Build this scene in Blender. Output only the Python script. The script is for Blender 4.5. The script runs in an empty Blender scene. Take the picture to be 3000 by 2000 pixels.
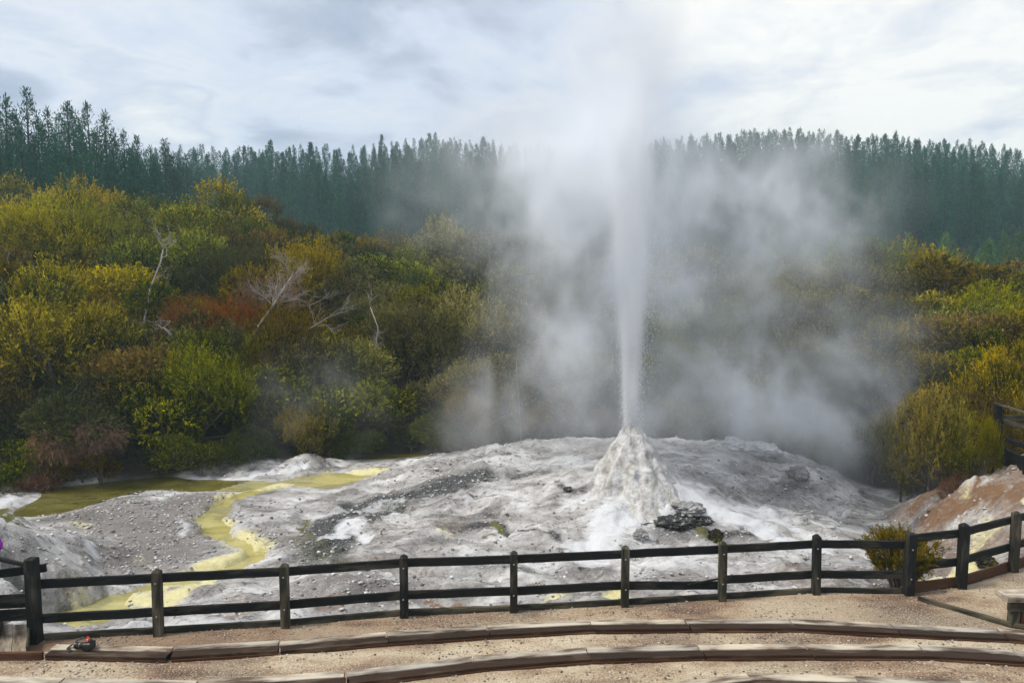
import bpy, math, random
import numpy as np
from mathutils import Vector
rng = np.random.default_rng(7)
random.seed(7)
sc = bpy.context.scene
COL = sc.collection
R = math.radians
# ------------------------------------------------------------------ camera geometry (survey of the place)
EYE = np.array([0.0, 0.0, 5.2]); PITCH = R(4.8); F = 2083.0
def ray(px, py):
    u = (px - 1500) / F; v = (1000 - py) / F
    cp, sp = math.cos(PITCH), math.sin(PITCH)
    return np.array([u, cp + v * sp, -sp + v * cp])
def P(px, py, z):
    d = ray(px, py); return EYE + d * ((z - EYE[2]) / d[2])
def Q(px, py, Y):
    d = ray(px, py); return EYE + d * (Y / d[1])
def V3(a): return Vector((float(a[0]), float(a[1]), float(a[2])))
# ------------------------------------------------------------------ noise
T3 = rng.random((64, 64, 64)).astype(np.float32)
def vn3(x, y, z):
    xi = np.floor(x).astype(np.int32); yi = np.floor(y).astype(np.int32); zi = np.floor(z).astype(np.int32)
    fx = (x - xi).astype(np.float32); fy = (y - yi).astype(np.float32); fz = (z - zi).astype(np.float32)
    fx = fx * fx * (3 - 2 * fx); fy = fy * fy * (3 - 2 * fy); fz = fz * fz * (3 - 2 * fz)
    a, b, c = xi & 63, yi & 63, zi & 63; a1, b1, c1 = (a + 1) & 63, (b + 1) & 63, (c + 1) & 63
    def L(p, q, t): return p + (q - p) * t
    return L(L(L(T3[a, b, c], T3[a1, b, c], fx), L(T3[a, b1, c], T3[a1, b1, c], fx), fy),
             L(L(T3[a, b, c1], T3[a1, b, c1], fx), L(T3[a, b1, c1], T3[a1, b1, c1], fx), fy), fz)
def fbm(x, y, z, o=4, g=0.5):
    s = 0; a = 1; t = 0
    for i in range(o):
        s = s + a * vn3(x * 2**i + 13.7 * i, y * 2**i + 7.1 * i, z * 2**i + 3.3 * i); t += a; a *= g
    return s / t
def f2(x, y, s=0.0, o=4, g=0.5): return fbm(np.asarray(x, float), np.asarray(y, float), np.zeros_like(np.asarray(x, float)) + s, o, g)
def sstep(a, b, x):
    t = np.clip((x - a) / (b - a), 0, 1); return t * t * (3 - 2 * t)
# ------------------------------------------------------------------ object helpers
def tag(o, label=None, cat=None, group=None, kind=None):
    if label: o['label'] = label
    if cat: o['category'] = cat
    if group: o['group'] = group
    if kind: o['kind'] = kind
    return o
def empty(name, loc=(0, 0, 0), rz=0.0):
    o = bpy.data.objects.new(name, None); COL.objects.link(o); o.location = tuple(map(float, loc)); o.rotation_euler = (0, 0, rz)
    o.empty_display_size = .1
    return o
def mesh_np(name, V, Fq, tint=None, uv=None, smooth=False, attrs=None):
    me = bpy.data.meshes.new(name)
    V = np.asarray(V, np.float32)
    if isinstance(Fq, np.ndarray):
        n, k = Fq.shape
        me.vertices.add(len(V)); me.vertices.foreach_set('co', V.ravel())
        me.loops.add(n * k); me.loops.foreach_set('vertex_index', Fq.astype(np.int32).ravel())
        me.polygons.add(n); me.polygons.foreach_set('loop_start', np.arange(0, n * k, k, dtype=np.int32))
        me.polygons.foreach_set('loop_total', np.full(n, k, np.int32))
    else:
        me.from_pydata([tuple(map(float, v)) for v in V], [], Fq)
    if uv is not None:
        ul = me.uv_layers.new(name='UVMap'); ul.data.foreach_set('uv', np.asarray(uv, np.float32).ravel())
    if tint is not None:
        a = me.attributes.new('tint', 'FLOAT', 'POINT'); a.data.foreach_set('value', np.asarray(tint, np.float32))
    if attrs:
        for k_, v_ in attrs.items():
            a = me.attributes.new(k_, 'FLOAT_COLOR', 'POINT'); a.data.foreach_set('color', np.asarray(v_, np.float32).ravel())
    me.update(); me.validate()
    if smooth: me.shade_smooth()
    return me
def link(name, me, mat, parent=None, loc=None):
    o = bpy.data.objects.new(name, me); COL.objects.link(o)
    if mat is not None:
        if not me.materials:
            for m in (mat if isinstance(mat, (list, tuple)) else [mat]): me.materials.append(m)
    if parent is not None: o.parent = parent
    if loc is not None: o.location = tuple(map(float, loc))
    return o
class MB:
    def __init__(s): s.v = []; s.f = []; s.uv = []; s.n = 0
    def add(s, V, Fs, UV=None):
        s.v.append(np.asarray(V, float)); 
        for i, f in enumerate(Fs):
            s.f.append(tuple(int(x) + s.n for x in f))
            s.uv += (UV[i] if UV is not None else [(0, 0)] * len(f))
        s.n += len(V); return s
    def beam(s, A, B, w, h, up=(0, 0, 1), n=6, ch=.008, jit=.0025, roll=0.0):
        A = np.array(A, float); B = np.array(B, float); d = B - A; L = np.linalg.norm(d); d /= L
        if abs(d[2]) > .97 and abs(up[2]) > .9: up = (0, 1, 0)
        up = np.array(up, float); sd = np.cross(d, up); sd /= np.linalg.norm(sd); up = np.cross(sd, d)
        if roll:
            c, q = math.cos(roll), math.sin(roll); sd, up = sd * c + up * q, up * c - sd * q
        a, b = w / 2, h / 2
        prof = [(-a + ch, -b), (a - ch, -b), (a, -b + ch), (a, b - ch), (a - ch, b), (-a + ch, b), (-a, b - ch), (-a, -b + ch)]
        per = [0]; 
        for i in range(8):
            p, q = prof[i], prof[(i + 1) % 8]; per.append(per[-1] + math.hypot(p[0] - q[0], p[1] - q[1]))
        u0, v0 = random.random() * 37, random.random() * 37
        V = []
        for i in range(n + 1):
            t = i / n; c = A + d * L * t
            ju, jv = (random.uniform(-jit, jit), random.uniform(-jit, jit)) if 0 < i < n else (0, 0)
            for (x, y) in prof: V.append(c + sd * (x + ju) + up * (y + jv))
        Fs = []; UV = []
        for i in range(n):
            for k in range(8):
                k2 = (k + 1) % 8
                Fs.append((i * 8 + k, i * 8 + k2, (i + 1) * 8 + k2, (i + 1) * 8 + k))
                a0, a1 = u0 + L * i / n, u0 + L * (i + 1) / n
                UV.append([(a0, v0 + per[k]), (a0, v0 + per[k + 1]), (a1, v0 + per[k + 1]), (a1, v0 + per[k])])
        Fs.append(tuple(range(7, -1, -1))); UV.append([(u0 + prof[k][0] * .3, v0 + prof[k][1]) for k in range(7, -1, -1)])
        Fs.append(tuple(n * 8 + k for k in range(8))); UV.append([(u0 + prof[k][0] * .3, v0 + prof[k][1]) for k in range(8)])
        return s.add(V, Fs, UV)
    def tube(s, pts, rad, k=6):
        pts = [np.array(p, float) for p in pts]; V = []
        prev = None
        for i, p in enumerate(pts):
            d = pts[min(i + 1, len(pts) - 1)] - pts[max(i - 1, 0)]; d = d / (np.linalg.norm(d) + 1e-9)
            if prev is None:
                a = np.cross(d, (0.3, .2, 1.0) if abs(d[2]) < .9 else (1.0, 0.1, 0.0))
            else: a = prev - d * np.dot(prev, d)
            a /= np.linalg.norm(a) + 1e-9; b = np.cross(d, a); prev = a
            for j in range(k):
                t = 2 * math.pi * j / k; V.append(p + (a * math.cos(t) + b * math.sin(t)) * rad[i])
        Fs = []; UV = []; ln = 0
        for i in range(len(pts) - 1):
            l2 = ln + np.linalg.norm(pts[i + 1] - pts[i])
            for j in range(k):
                j2 = (j + 1) % k; Fs.append((i * k + j, i * k + j2, (i + 1) * k + j2, (i + 1) * k + j))
                UV.append([(ln, j / k * .3), (ln, (j + 1) / k * .3), (l2, (j + 1) / k * .3), (l2, j / k * .3)])
            ln = l2
        Fs.append(tuple(range(k - 1, -1, -1))); UV.append([(0, 0)] * k)
        Fs.append(tuple((len(pts) - 1) * k + j for j in range(k))); UV.append([(0, 0)] * k)
        return s.add(V, Fs, UV)
    def box(s, c, sx, sy, sz, ch=.004): 
        c = np.array(c, float); return s.beam(c - (sx / 2, 0, 0), c + (sx / 2, 0, 0), sy, sz, n=1, ch=ch, jit=0)
    def mesh(s, name, smooth=False):
        return mesh_np(name, np.concatenate(s.v), s.f, uv=s.uv, smooth=smooth)
    def obj(s, name, mat, parent=None, smooth=False):
        me = s.mesh(name, smooth)
        return link(name, me, mat, parent)
# ------------------------------------------------------------------ materials
def newmat(name):
    m = bpy.data.materials.new(name); m.use_nodes = True; nt = m.node_tree; nt.nodes.clear()
    return m, nt
def N(nt, t, **kw):
    n = nt.nodes.new(t)
    for k, v in kw.items():
        if k.startswith('i_'):
            n.inputs[k[2:].replace('_', ' ')].default_value = v
        else: setattr(n, k, v)
    return n
def noise(nt, vec, scale, detail=4, rough=.55, dist=0.0):
    n = N(nt, 'ShaderNodeTexNoise'); n.inputs['Scale'].default_value = scale; n.inputs['Detail'].default_value = detail
    n.inputs['Roughness'].default_value = rough; n.inputs['Distortion'].default_value = dist
    if vec is not None: nt.links.new(vec, n.inputs['Vector'])
    return n.outputs['Fac']
def ramp(nt, fac, stops, interp='LINEAR'):
    n = N(nt, 'ShaderNodeValToRGB'); cr = n.color_ramp; cr.interpolation = interp
    while len(cr.elements) < len(stops): cr.elements.new(.5)
    for e, (p, c) in zip(cr.elements, stops):
        e.position = p; e.color = (*c, 1) if len(c) == 3 else c
    nt.links.new(fac, n.inputs['Fac']); return n.outputs['Color']
def mix(nt, fac, a, b, mode='MIX'):
    n = N(nt, 'ShaderNodeMix', data_type='RGBA', blend_type=mode)
    for s_, v in (('Factor', fac), ('A', a), ('B', b)):
        i = next(x for x in n.inputs if x.name == s_ and x.enabled)
        if hasattr(v, 'links') or isinstance(v, bpy.types.NodeSocket): nt.links.new(v, i)
        elif isinstance(v, (int, float)): i.default_value = v
        else: i.default_value = (*v, 1)
    return next(x for x in n.outputs if x.enabled)
def mth(nt, op, a, b=None, clamp=False):
    n = N(nt, 'ShaderNodeMath', operation=op, use_clamp=clamp)
    for i, v in enumerate((a, b)):
        if v is None: continue
        if isinstance(v, bpy.types.NodeSocket): nt.links.new(v, n.inputs[i])
        else: n.inputs[i].default_value = v
    return n.outputs[0]
def mrange(nt, v, a, b, c=0.0, d=1.0):
    n = N(nt, 'ShaderNodeMapRange'); nt.links.new(v, n.inputs[0])
    for i, x in enumerate((a, b, c, d)): n.inputs[i + 1].default_value = x
    return n.outputs[0]
def mapping(nt, vec, scale=(1, 1, 1), rot=(0, 0, 0)):
    n = N(nt, 'ShaderNodeMapping'); nt.links.new(vec, n.inputs[0]); n.inputs['Scale'].default_value = scale; n.inputs['Rotation'].default_value = rot
    return n.outputs[0]
def bsdf(nt, col, rough=.8, bump=None, bstr=.3, bdist=.02, spec=.3, extra=None):
    b = N(nt, 'ShaderNodeBsdfPrincipled'); o = N(nt, 'ShaderNodeOutputMaterial')
    if isinstance(col, bpy.types.NodeSocket): nt.links.new(col, b.inputs['Base Color'])
    else: b.inputs['Base Color'].default_value = (*col, 1)
    if isinstance(rough, bpy.types.NodeSocket): nt.links.new(rough, b.inputs['Roughness'])
    else: b.inputs['Roughness'].default_value = rough
    b.inputs['Specular IOR Level'].default_value = spec
    if bump is not None:
        bn = N(nt, 'ShaderNodeBump'); bn.inputs['Strength'].default_value = bstr; bn.inputs['Distance'].default_value = bdist
        nt.links.new(bump, bn.inputs['Height']); nt.links.new(bn.outputs[0], b.inputs['Normal'])
    nt.links.new(b.outputs[0], o.inputs[0]); return b
def simple(name, col, rough=.6, spec=.4, var=.0, scale=8):
    m, nt = newmat(name); tc = N(nt, 'ShaderNodeTexCoord').outputs['Object']
    n = noise(nt, tc, scale); c = mix(nt, n, tuple(x * (1 - var) for x in col), tuple(min(1, x * (1 + var)) for x in col))
    bsdf(nt, c, rough, spec=spec); return m
def wood(name, dark, mid, pale, pale_amt=.5, wet=None):
    m, nt = newmat(name); uv = N(nt, 'ShaderNodeUVMap').outputs[0]
    g = mapping(nt, uv, (1.5, 60, 1)); grain = noise(nt, g, 1.6, 6, .65, .4)
    big = noise(nt, mapping(nt, uv, (1.1, 5, 1)), 1.0, 4, .6)
    fine = noise(nt, mapping(nt, uv, (6, 160, 1)), 1.0, 3)
    c = ramp(nt, grain, [(.25, dark), (.55, mid), (.8, tuple(x * 1.2 for x in mid))])
    pf = mrange(nt, big, .58 - pale_amt * .25, .72 - pale_amt * .18)
    c = mix(nt, pf, c, mix(nt, grain, tuple(x * .7 for x in pale), pale))
    # knots
    vo = N(nt, 'ShaderNodeTexVoronoi'); nt.links.new(mapping(nt, uv, (1.8, 7, 1)), vo.inputs[0]); vo.inputs['Scale'].default_value = 1
    kn = mrange(nt, vo.outputs['Distance'], .06, .16, 1, 0)
    c = mix(nt, mth(nt, 'MULTIPLY', kn, .8), c, tuple(x * .35 for x in mid))
    ob = N(nt, 'ShaderNodeObjectInfo').outputs['Random']
    c = mix(nt, 1.0, c, ramp(nt, ob, [(0, (.8, .8, .82)), (1, (1.15, 1.1, 1.05))]), 'MULTIPLY')
    bump = mth(nt, 'ADD', grain, fine)
    bsdf(nt, c, mrange(nt, big, .3, .7, .55, .85), bump, .5, .006, .12); return m
M = {}
M['fence'] = wood('dark_wood', (.004, .005, .006), (.016, .017, .0165), (.085, .08, .06), .2)
M['post'] = wood('post_wood', (.008, .009, .008), (.035, .034, .026), (.17, .15, .10), .5)
M['rust_wood'] = wood('rust_wood', (.04, .02, .012), (.11, .055, .03), (.2, .13, .08), .3)
M['seat_pale'] = wood('seat_pale_wood', (.035, .025, .018), (.12, .085, .06), (.60, .54, .43), .75)
M['seat_dark'] = wood('seat_dark_wood', (.010, .006, .004), (.04, .024, .015), (.13, .095, .065), .2)
M['riser'] = wood('riser_wood', (.02, .010, .006), (.085, .038, .018), (.15, .08, .045), .3)
M['bark'] = simple('grey_bark', (.12, .10, .08), .9, .1, .4, 5)
M['pinebark'] = simple('pine_bark', (.035, .03, .025), .9, .1, .4, 2)
M['deadwood'] = simple('bleached_wood', (.34, .30, .27), .8, .2, .35, 6)
M['greytwig'] = simple('grey_twig', (.16, .13, .11), .9, .1, .3, 6)

def leafmat(name, cols, tip=None, trans=.18, hue=.035):
    """cols: colour stops along the per-leaf tint attribute; each plant also shifts a little by its own random number"""
    m, nt = newmat(name); at = N(nt, 'ShaderNodeAttribute', attribute_name='tint').outputs['Fac']
    c = ramp(nt, at, [(i / (len(cols) - 1), c_) for i, c_ in enumerate(cols)])
    oi = N(nt, 'ShaderNodeObjectInfo')
    hs = N(nt, 'ShaderNodeHueSaturation'); nt.links.new(c, hs.inputs['Color'])
    nt.links.new(mrange(nt, oi.outputs['Random'], 0, 1, .5 - hue * .35, .5 + hue * .3), hs.inputs['Hue'])
    r2 = mth(nt, 'FRACT', mth(nt, 'MULTIPLY', oi.outputs['Random'], 7.31))
    nt.links.new(mrange(nt, r2, 0, 1, .75, 1.5), hs.inputs['Value'])
    r3 = mth(nt, 'FRACT', mth(nt, 'MULTIPLY', oi.outputs['Random'], 13.7))
    nt.links.new(mrange(nt, r3, 0, 1, .95, 1.22), hs.inputs['Saturation'])
    d = N(nt, 'ShaderNodeBsdfDiffuse'); t = N(nt, 'ShaderNodeBsdfTranslucent'); mx = N(nt, 'ShaderNodeMixShader')
    nt.links.new(hs.outputs[0], d.inputs[0]); nt.links.new(hs.outputs[0], t.inputs[0]); mx.inputs[0].default_value = trans
    nt.links.new(d.outputs[0], mx.inputs[1]); nt.links.new(t.outputs[0], mx.inputs[2])
    o = N(nt, 'ShaderNodeOutputMaterial'); nt.links.new(mx.outputs[0], o.inputs[0]); return m
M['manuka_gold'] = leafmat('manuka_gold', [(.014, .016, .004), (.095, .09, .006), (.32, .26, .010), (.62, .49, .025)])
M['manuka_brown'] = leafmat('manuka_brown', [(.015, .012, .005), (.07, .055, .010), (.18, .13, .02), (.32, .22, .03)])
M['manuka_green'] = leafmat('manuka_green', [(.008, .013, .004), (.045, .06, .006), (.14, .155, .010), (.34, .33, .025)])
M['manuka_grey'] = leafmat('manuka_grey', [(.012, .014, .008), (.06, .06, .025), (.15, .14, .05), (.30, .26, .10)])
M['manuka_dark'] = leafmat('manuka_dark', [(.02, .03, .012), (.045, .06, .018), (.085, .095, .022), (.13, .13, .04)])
M['rusty'] = leafmat('rusty', [(.05, .025, .010), (.16, .065, .015), (.28, .115, .022), (.16, .13, .02)])
M['drybrown'] = leafmat('drybrown', [(.07, .045, .035), (.15, .09, .06), (.23, .15, .10), (.30, .19, .12)])
M['brightgreen'] = leafmat('brightgreen', [(.06, .12, .01), (.12, .22, .015), (.22, .33, .02), (.30, .38, .03)])
M['yellowgreen'] = leafmat('yellowgreen', [(.04, .045, .004), (.13, .13, .008), (.28, .26, .012), (.44, .38, .02)], trans=.35)
M['pine'] = leafmat('pine', [(.005, .024, .018), (.012, .052, .038), (.030, .098, .060), (.085, .17, .085)], trans=.12, hue=.09)
M['pine_young'] = leafmat('pine_young', [(.02, .05, .02), (.04, .10, .035), (.075, .15, .05), (.13, .20, .06)], trans=.15)
M['shrub_front'] = leafmat('shrub_front', [(.02, .022, .005), (.09, .075, .008), (.22, .15, .015), (.36, .22, .02)])
M['tussock'] = leafmat('tussock', [(.25, .12, .04), (.42, .22, .08), (.5, .3, .13), (.35, .25, .15)])
# ------------------------------------------------------------------ terrain
shX = np.array([-60, -30, -22, -13, -9, -5, 0, 8, 10, 11.5, 13, 16, 30, 60.])
shY = np.array([16, 17, 18, 20.6, 22.3, 24.3, 25.3, 25.3, 22.5, 19.0, 15.8, 13.5, 12, 12.])
def hill(x, y):
    x = np.asarray(x, float); y = np.asarray(y, float)
    ys = np.interp(x, shX, shY)
    t = np.clip(y - ys, 0, None)
    s = np.interp(x / np.maximum(y, 10), [-.8, -.3, .0, .3, .75], [.36, .32, .24, .155, .14])
    top = np.interp(x / np.maximum(y, 10), [-.8, -.3, .0, .3, .75], [9.2, 8.2, 6.0, 2.9, 2.3])
    near = -.9 + (top + .9) * (1 - np.exp(-np.clip(t, 0, 100) * s / (top + .9) * 1.0))
    near = -.9 + (near + .9) * 1.12
    far = 10 + .18 * (np.clip(y, 0, 230) - 120) - .05 * np.clip(y - 230, 0, 500)
    w = sstep(52, 118, y)
    n = (f2(x * .09, y * .09, 5.) - .5) * np.clip(t * .1, 0, 1) * 2.2
    return near * (1 - w) + far * w + n
CP = []
def cp(px, py, z): 
    p = P(px, py, z); CP.append((p[0], p[1], z))
for a in [(130,1850,-.45),(400,1835,-.45),(700,1820,-.45),(1000,1790,-.4),(1300,1775,-.35),(1600,1760,-.3),(1900,1745,-.3),(2200,1725,-.3),(2500,1715,-.3),
  (150,1810,-.84),(400,1740,-.82),(620,1690,-.82),(740,1650,-.82),(640,1590,-.82),(590,1520,-.82),(700,1455,-.84),(850,1420,-.84),(1100,1385,-.84),
  (100,1490,-1),(300,1440,-1.05),(480,1408,-1.05),(720,1422,-.98),(1000,1398,-.97),
  (130,1525,-.84),(200,1512,-.85),(300,1478,-.86),(350,1500,-.84),(500,1600,-.82),(450,1680,-.8),(300,1550,-.82),(480,1480,-.84),(540,1650,-.82),(430,1440,-.86),(620,1440,-.87),
  (900,1500,-.72),(850,1600,-.74),(900,1700,-.62),(740,1780,-.66),(500,1790,-.62),(800,1480,-.84),(950,1440,-.84),
  (1100,1450,-.55),(1200,1400,-.35),(1250,1362,-.22),(1400,1328,.02),(1550,1304,.2),(1700,1299,.25),(1300,1500,-.5),(1300,1600,-.6),(1400,1660,-.6),(1500,1450,-.15),(1600,1550,-.45),(1150,1385,-.62),
  (1700,1420,0.02),(1700,1600,-.5),(1850,1480,-.08),(1900,1600,-.5),(1950,1450,.0),(2000,1540,-.38),(2100,1600,-.55),(2100,1400,.05),(2000,1302,.3),(2120,1296,.32),(2200,1300,.35),(2300,1340,.2),(2400,1385,-.08),(2300,1450,-.35),
  (2480,1420,-.5),(2200,1500,-.5),(2400,1550,-.72),(2550,1500,-.85),(2650,1450,-.9),(2550,1400,-.9),(2680,1550,-.8),(1600,1680,-.5),(2000,1680,-.5),
  (0,1500,.5),(60,1535,.36),(150,1560,.1),(250,1600,-.3),(340,1650,-.74),(370,1700,-.82),(50,1620,.2),(50,1700,.0),(200,1700,-.3),(250,1760,-.75),(60,1780,-.25),(330,1600,-.8),(200,1560,-.35),
  (560,1368,-.72),(700,1362,-.6),(900,1362,-.66),(1050,1374,-.82),(470,1380,-.98),(620,1418,-.98),(900,1402,-.97),(60,1468,-.82),
  (2720,1480,-.75),(2800,1500,-.55),(2650,1600,-.78),(2750,1650,-.6),(2800,1600,-.4),(2900,1550,.1),(2990,1500,.5),(2900,1450,.5),(2990,1400,.85),(2850,1415,.45),(2780,1425,.05),(2700,1405,-.6),(2900,1700,-.25),(2980,1640,.0),(2990,1560,.3)]:
    cp(*a)
for x, y, z in [(-12,16.8,-.8),(-15,16.8,-.6),(-16,13,.6),(-10.5,16.4,-.85),(-3,24,-.8),(0,24.6,-.6),(3,24.8,-.6),(6,24.6,-.7),(9,23.3,-.9),(-6.5,24,-.85),(-8,25,-.9),(-13,19,-1.0),(-18,18,-.9),
                (-9,9,-.4),(0,10,-.4),(9,11,-.4),(13,17.5,1.6),(15,15,1.7),(14,12.5,.6),(18,14,2.2),(11.6,18.6,-.2),(18,10,.5),(-18,9,0)]:
    CP.append((x, y, z))
CP = np.array(CP)
def tps(r2): return .5 * r2 * np.log(r2 + 1e-9)
def _fit():
    n = len(CP); A = np.zeros((n + 3, n + 3)); d = ((CP[:, None, :2] - CP[None, :, :2]) ** 2).sum(-1)
    A[:n, :n] = tps(d) + np.eye(n) * .02; A[:n, n] = 1; A[:n, n + 1:] = CP[:, :2]; A[n, :n] = 1; A[n + 1:, :n] = CP[:, :2].T
    return np.linalg.solve(A, np.concatenate([CP[:, 2], np.zeros(3)]))
W = _fit()
fenceX = []
def rbf(x, y):
    x = np.asarray(x, float).ravel(); y = np.asarray(y, float).ravel(); n = len(CP); out = np.zeros_like(x)
    for i in range(0, len(x), 50000):
        xx, yy = x[i:i + 50000], y[i:i + 50000]
        d = (xx[:, None] - CP[None, :, 0]) ** 2 + (yy[:, None] - CP[None, :, 1]) ** 2
        out[i:i + 50000] = tps(d) @ W[:n] + W[n] + W[n + 1] * xx + W[n + 2] * yy
    return out
ZW = -.9
def seg_d(x, y, a, b):
    ax, ay, bx, by = a[0], a[1], b[0], b[1]; dx, dy = bx - ax, by - ay; L = dx * dx + dy * dy + 1e-9
    t = np.clip(((x - ax) * dx + (y - ay) * dy) / L, 0, 1); return np.hypot(x - ax - t * dx, y - ay - t * dy)
SLr = [P(a, b, ZW) for a, b in [(40,1828),(150,1812),(250,1798),(330,1765),(450,1728),(620,1690),(730,1655),(735,1625),(640,1580),(600,1525),(640,1480),(760,1440),(900,1418),(1030,1400),(1160,1383)]]
SLw = [.32, .30, .22, .14, .22, .28, .18, .18, .26, .28, .22, .15, .14, .14, .18]
CBX, CBY = P(1862, 1452, -.05)[0], P(1862, 1452, -.05)[1] + .25
def near_z(x, y):
    x = np.asarray(x, float); y = np.asarray(y, float); sh = x.shape
    z = np.clip(rbf(x, y), -1.15, 2.5).reshape(sh)
    dry = sstep(-.9, -.72, z)
    # layered sinter relief: warped, stepped ridges
    wx = x + (f2(x * .5, y * .5, 1.) - .5) * 2.2; wy = y + (f2(x * .5, y * .5, 9.) - .5) * 2.2
    r1 = 1 - np.abs(f2(wx * .55, wy * 1.3, 2., 4) * 2 - 1); r2 = 1 - np.abs(f2(wx * 1.6, wy * 3.2, 4., 4) * 2 - 1)
    st = f2(wx * .8, wy * 1.6, 6., 4); lay = (np.floor(st * 14) + sstep(.55, 1, (st * 14) % 1)) / 14
    lump = f2(x * 1.1, y * 1.1, 12., 4) - .5
    z = z + dry * ((r1 ** 3 - .35) * .10 + (r2 ** 4 - .2) * .05 + (lay - .5) * .55 + lump * .16) + (f2(x * 6, y * 6, 3., 3) - .5) * (.015 + .035 * dry)
    # rugged rock on the left hump and the right bank
    dc = np.hypot(x - CBX, y - CBY); z = z + .42 * np.exp(-(dc / 1.25) ** 2) * (.6 + .8 * f2(x * 2, y * 2, 70., 3))
    z = z + dry * (np.abs(f2(wx * .9, wy * 2.4, 61., 5) - .5) < .012) * -.05
    rug = np.maximum(sstep(-9.2, -10.6, x) * sstep(16.5, 14.5, y), sstep(9.2, 10.6, x) * sstep(19, 16, y))
    z = z + rug * ((f2(wx * 2.2, wy * 2.6, 8., 5, .6) - .5) * .36 + (1 - np.abs(f2(wx * 5, wy * 5, 18., 3) * 2 - 1) - .6) * .10)
    ds = np.full(sh, 99.)
    for (a_, b_, w_) in zip(SLr[:-1], SLr[1:], SLw):
        ds = np.minimum(ds, seg_d(wx * .35 + x * .65 - .0, wy * .35 + y * .65, a_, b_) / w_)
    cut = sstep(1.45, .75, ds + (f2(x * 2.2, y * 2.2, 50., 3) - .5) * 1.3 + (f2(x * 6, y * 6, 51., 3) - .5) * .9)
    z = z * (1 - cut) + np.minimum(z, -.985 + (f2(x * 3, y * 3, 52., 3) - .5) * .2) * cut
    b = sstep(-.6, 1.6, y - np.interp(x, shX, shY) )
    return z * (1 - b) + hill(x, y) * b
FP = [P(105,1880,0),P(465,1858,0),P(837,1836,0),P(1185,1805,0),P(1505,1793,0),P(1830,1775,0),P(2115,1758,0),P(2390,1740,0),P(2660,1742,0),P(2815,1722,0),P(2968,1674,0)]
FP.append(FP[-1] + (FP[-1] - FP[-2]) * .9)
fX = np.array([-30, FP[0][0] - .1] + [p[0] for p in FP] + [30]); fY = np.array([9.6, FP[0][1] - .05] + [p[1] for p in FP] + [FP[-1][1] + 3])
def grid_mesh(name, xs, ys, zf, attrs=None, smooth=True):
    X, Y = np.meshgrid(xs, ys); Z = zf(X, Y); V = np.stack([X, Y, Z], -1).reshape(-1, 3)
    nx, ny = len(xs), len(ys); i = np.arange(nx * ny).reshape(ny, nx)
    Fq = np.stack([i[:-1, :-1], i[:-1, 1:], i[1:, 1:], i[1:, :-1]], -1).reshape(-1, 4)
    return mesh_np(name, V, Fq, smooth=smooth, attrs=attrs(X.ravel(), Y.ravel()) if attrs else None), V
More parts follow.
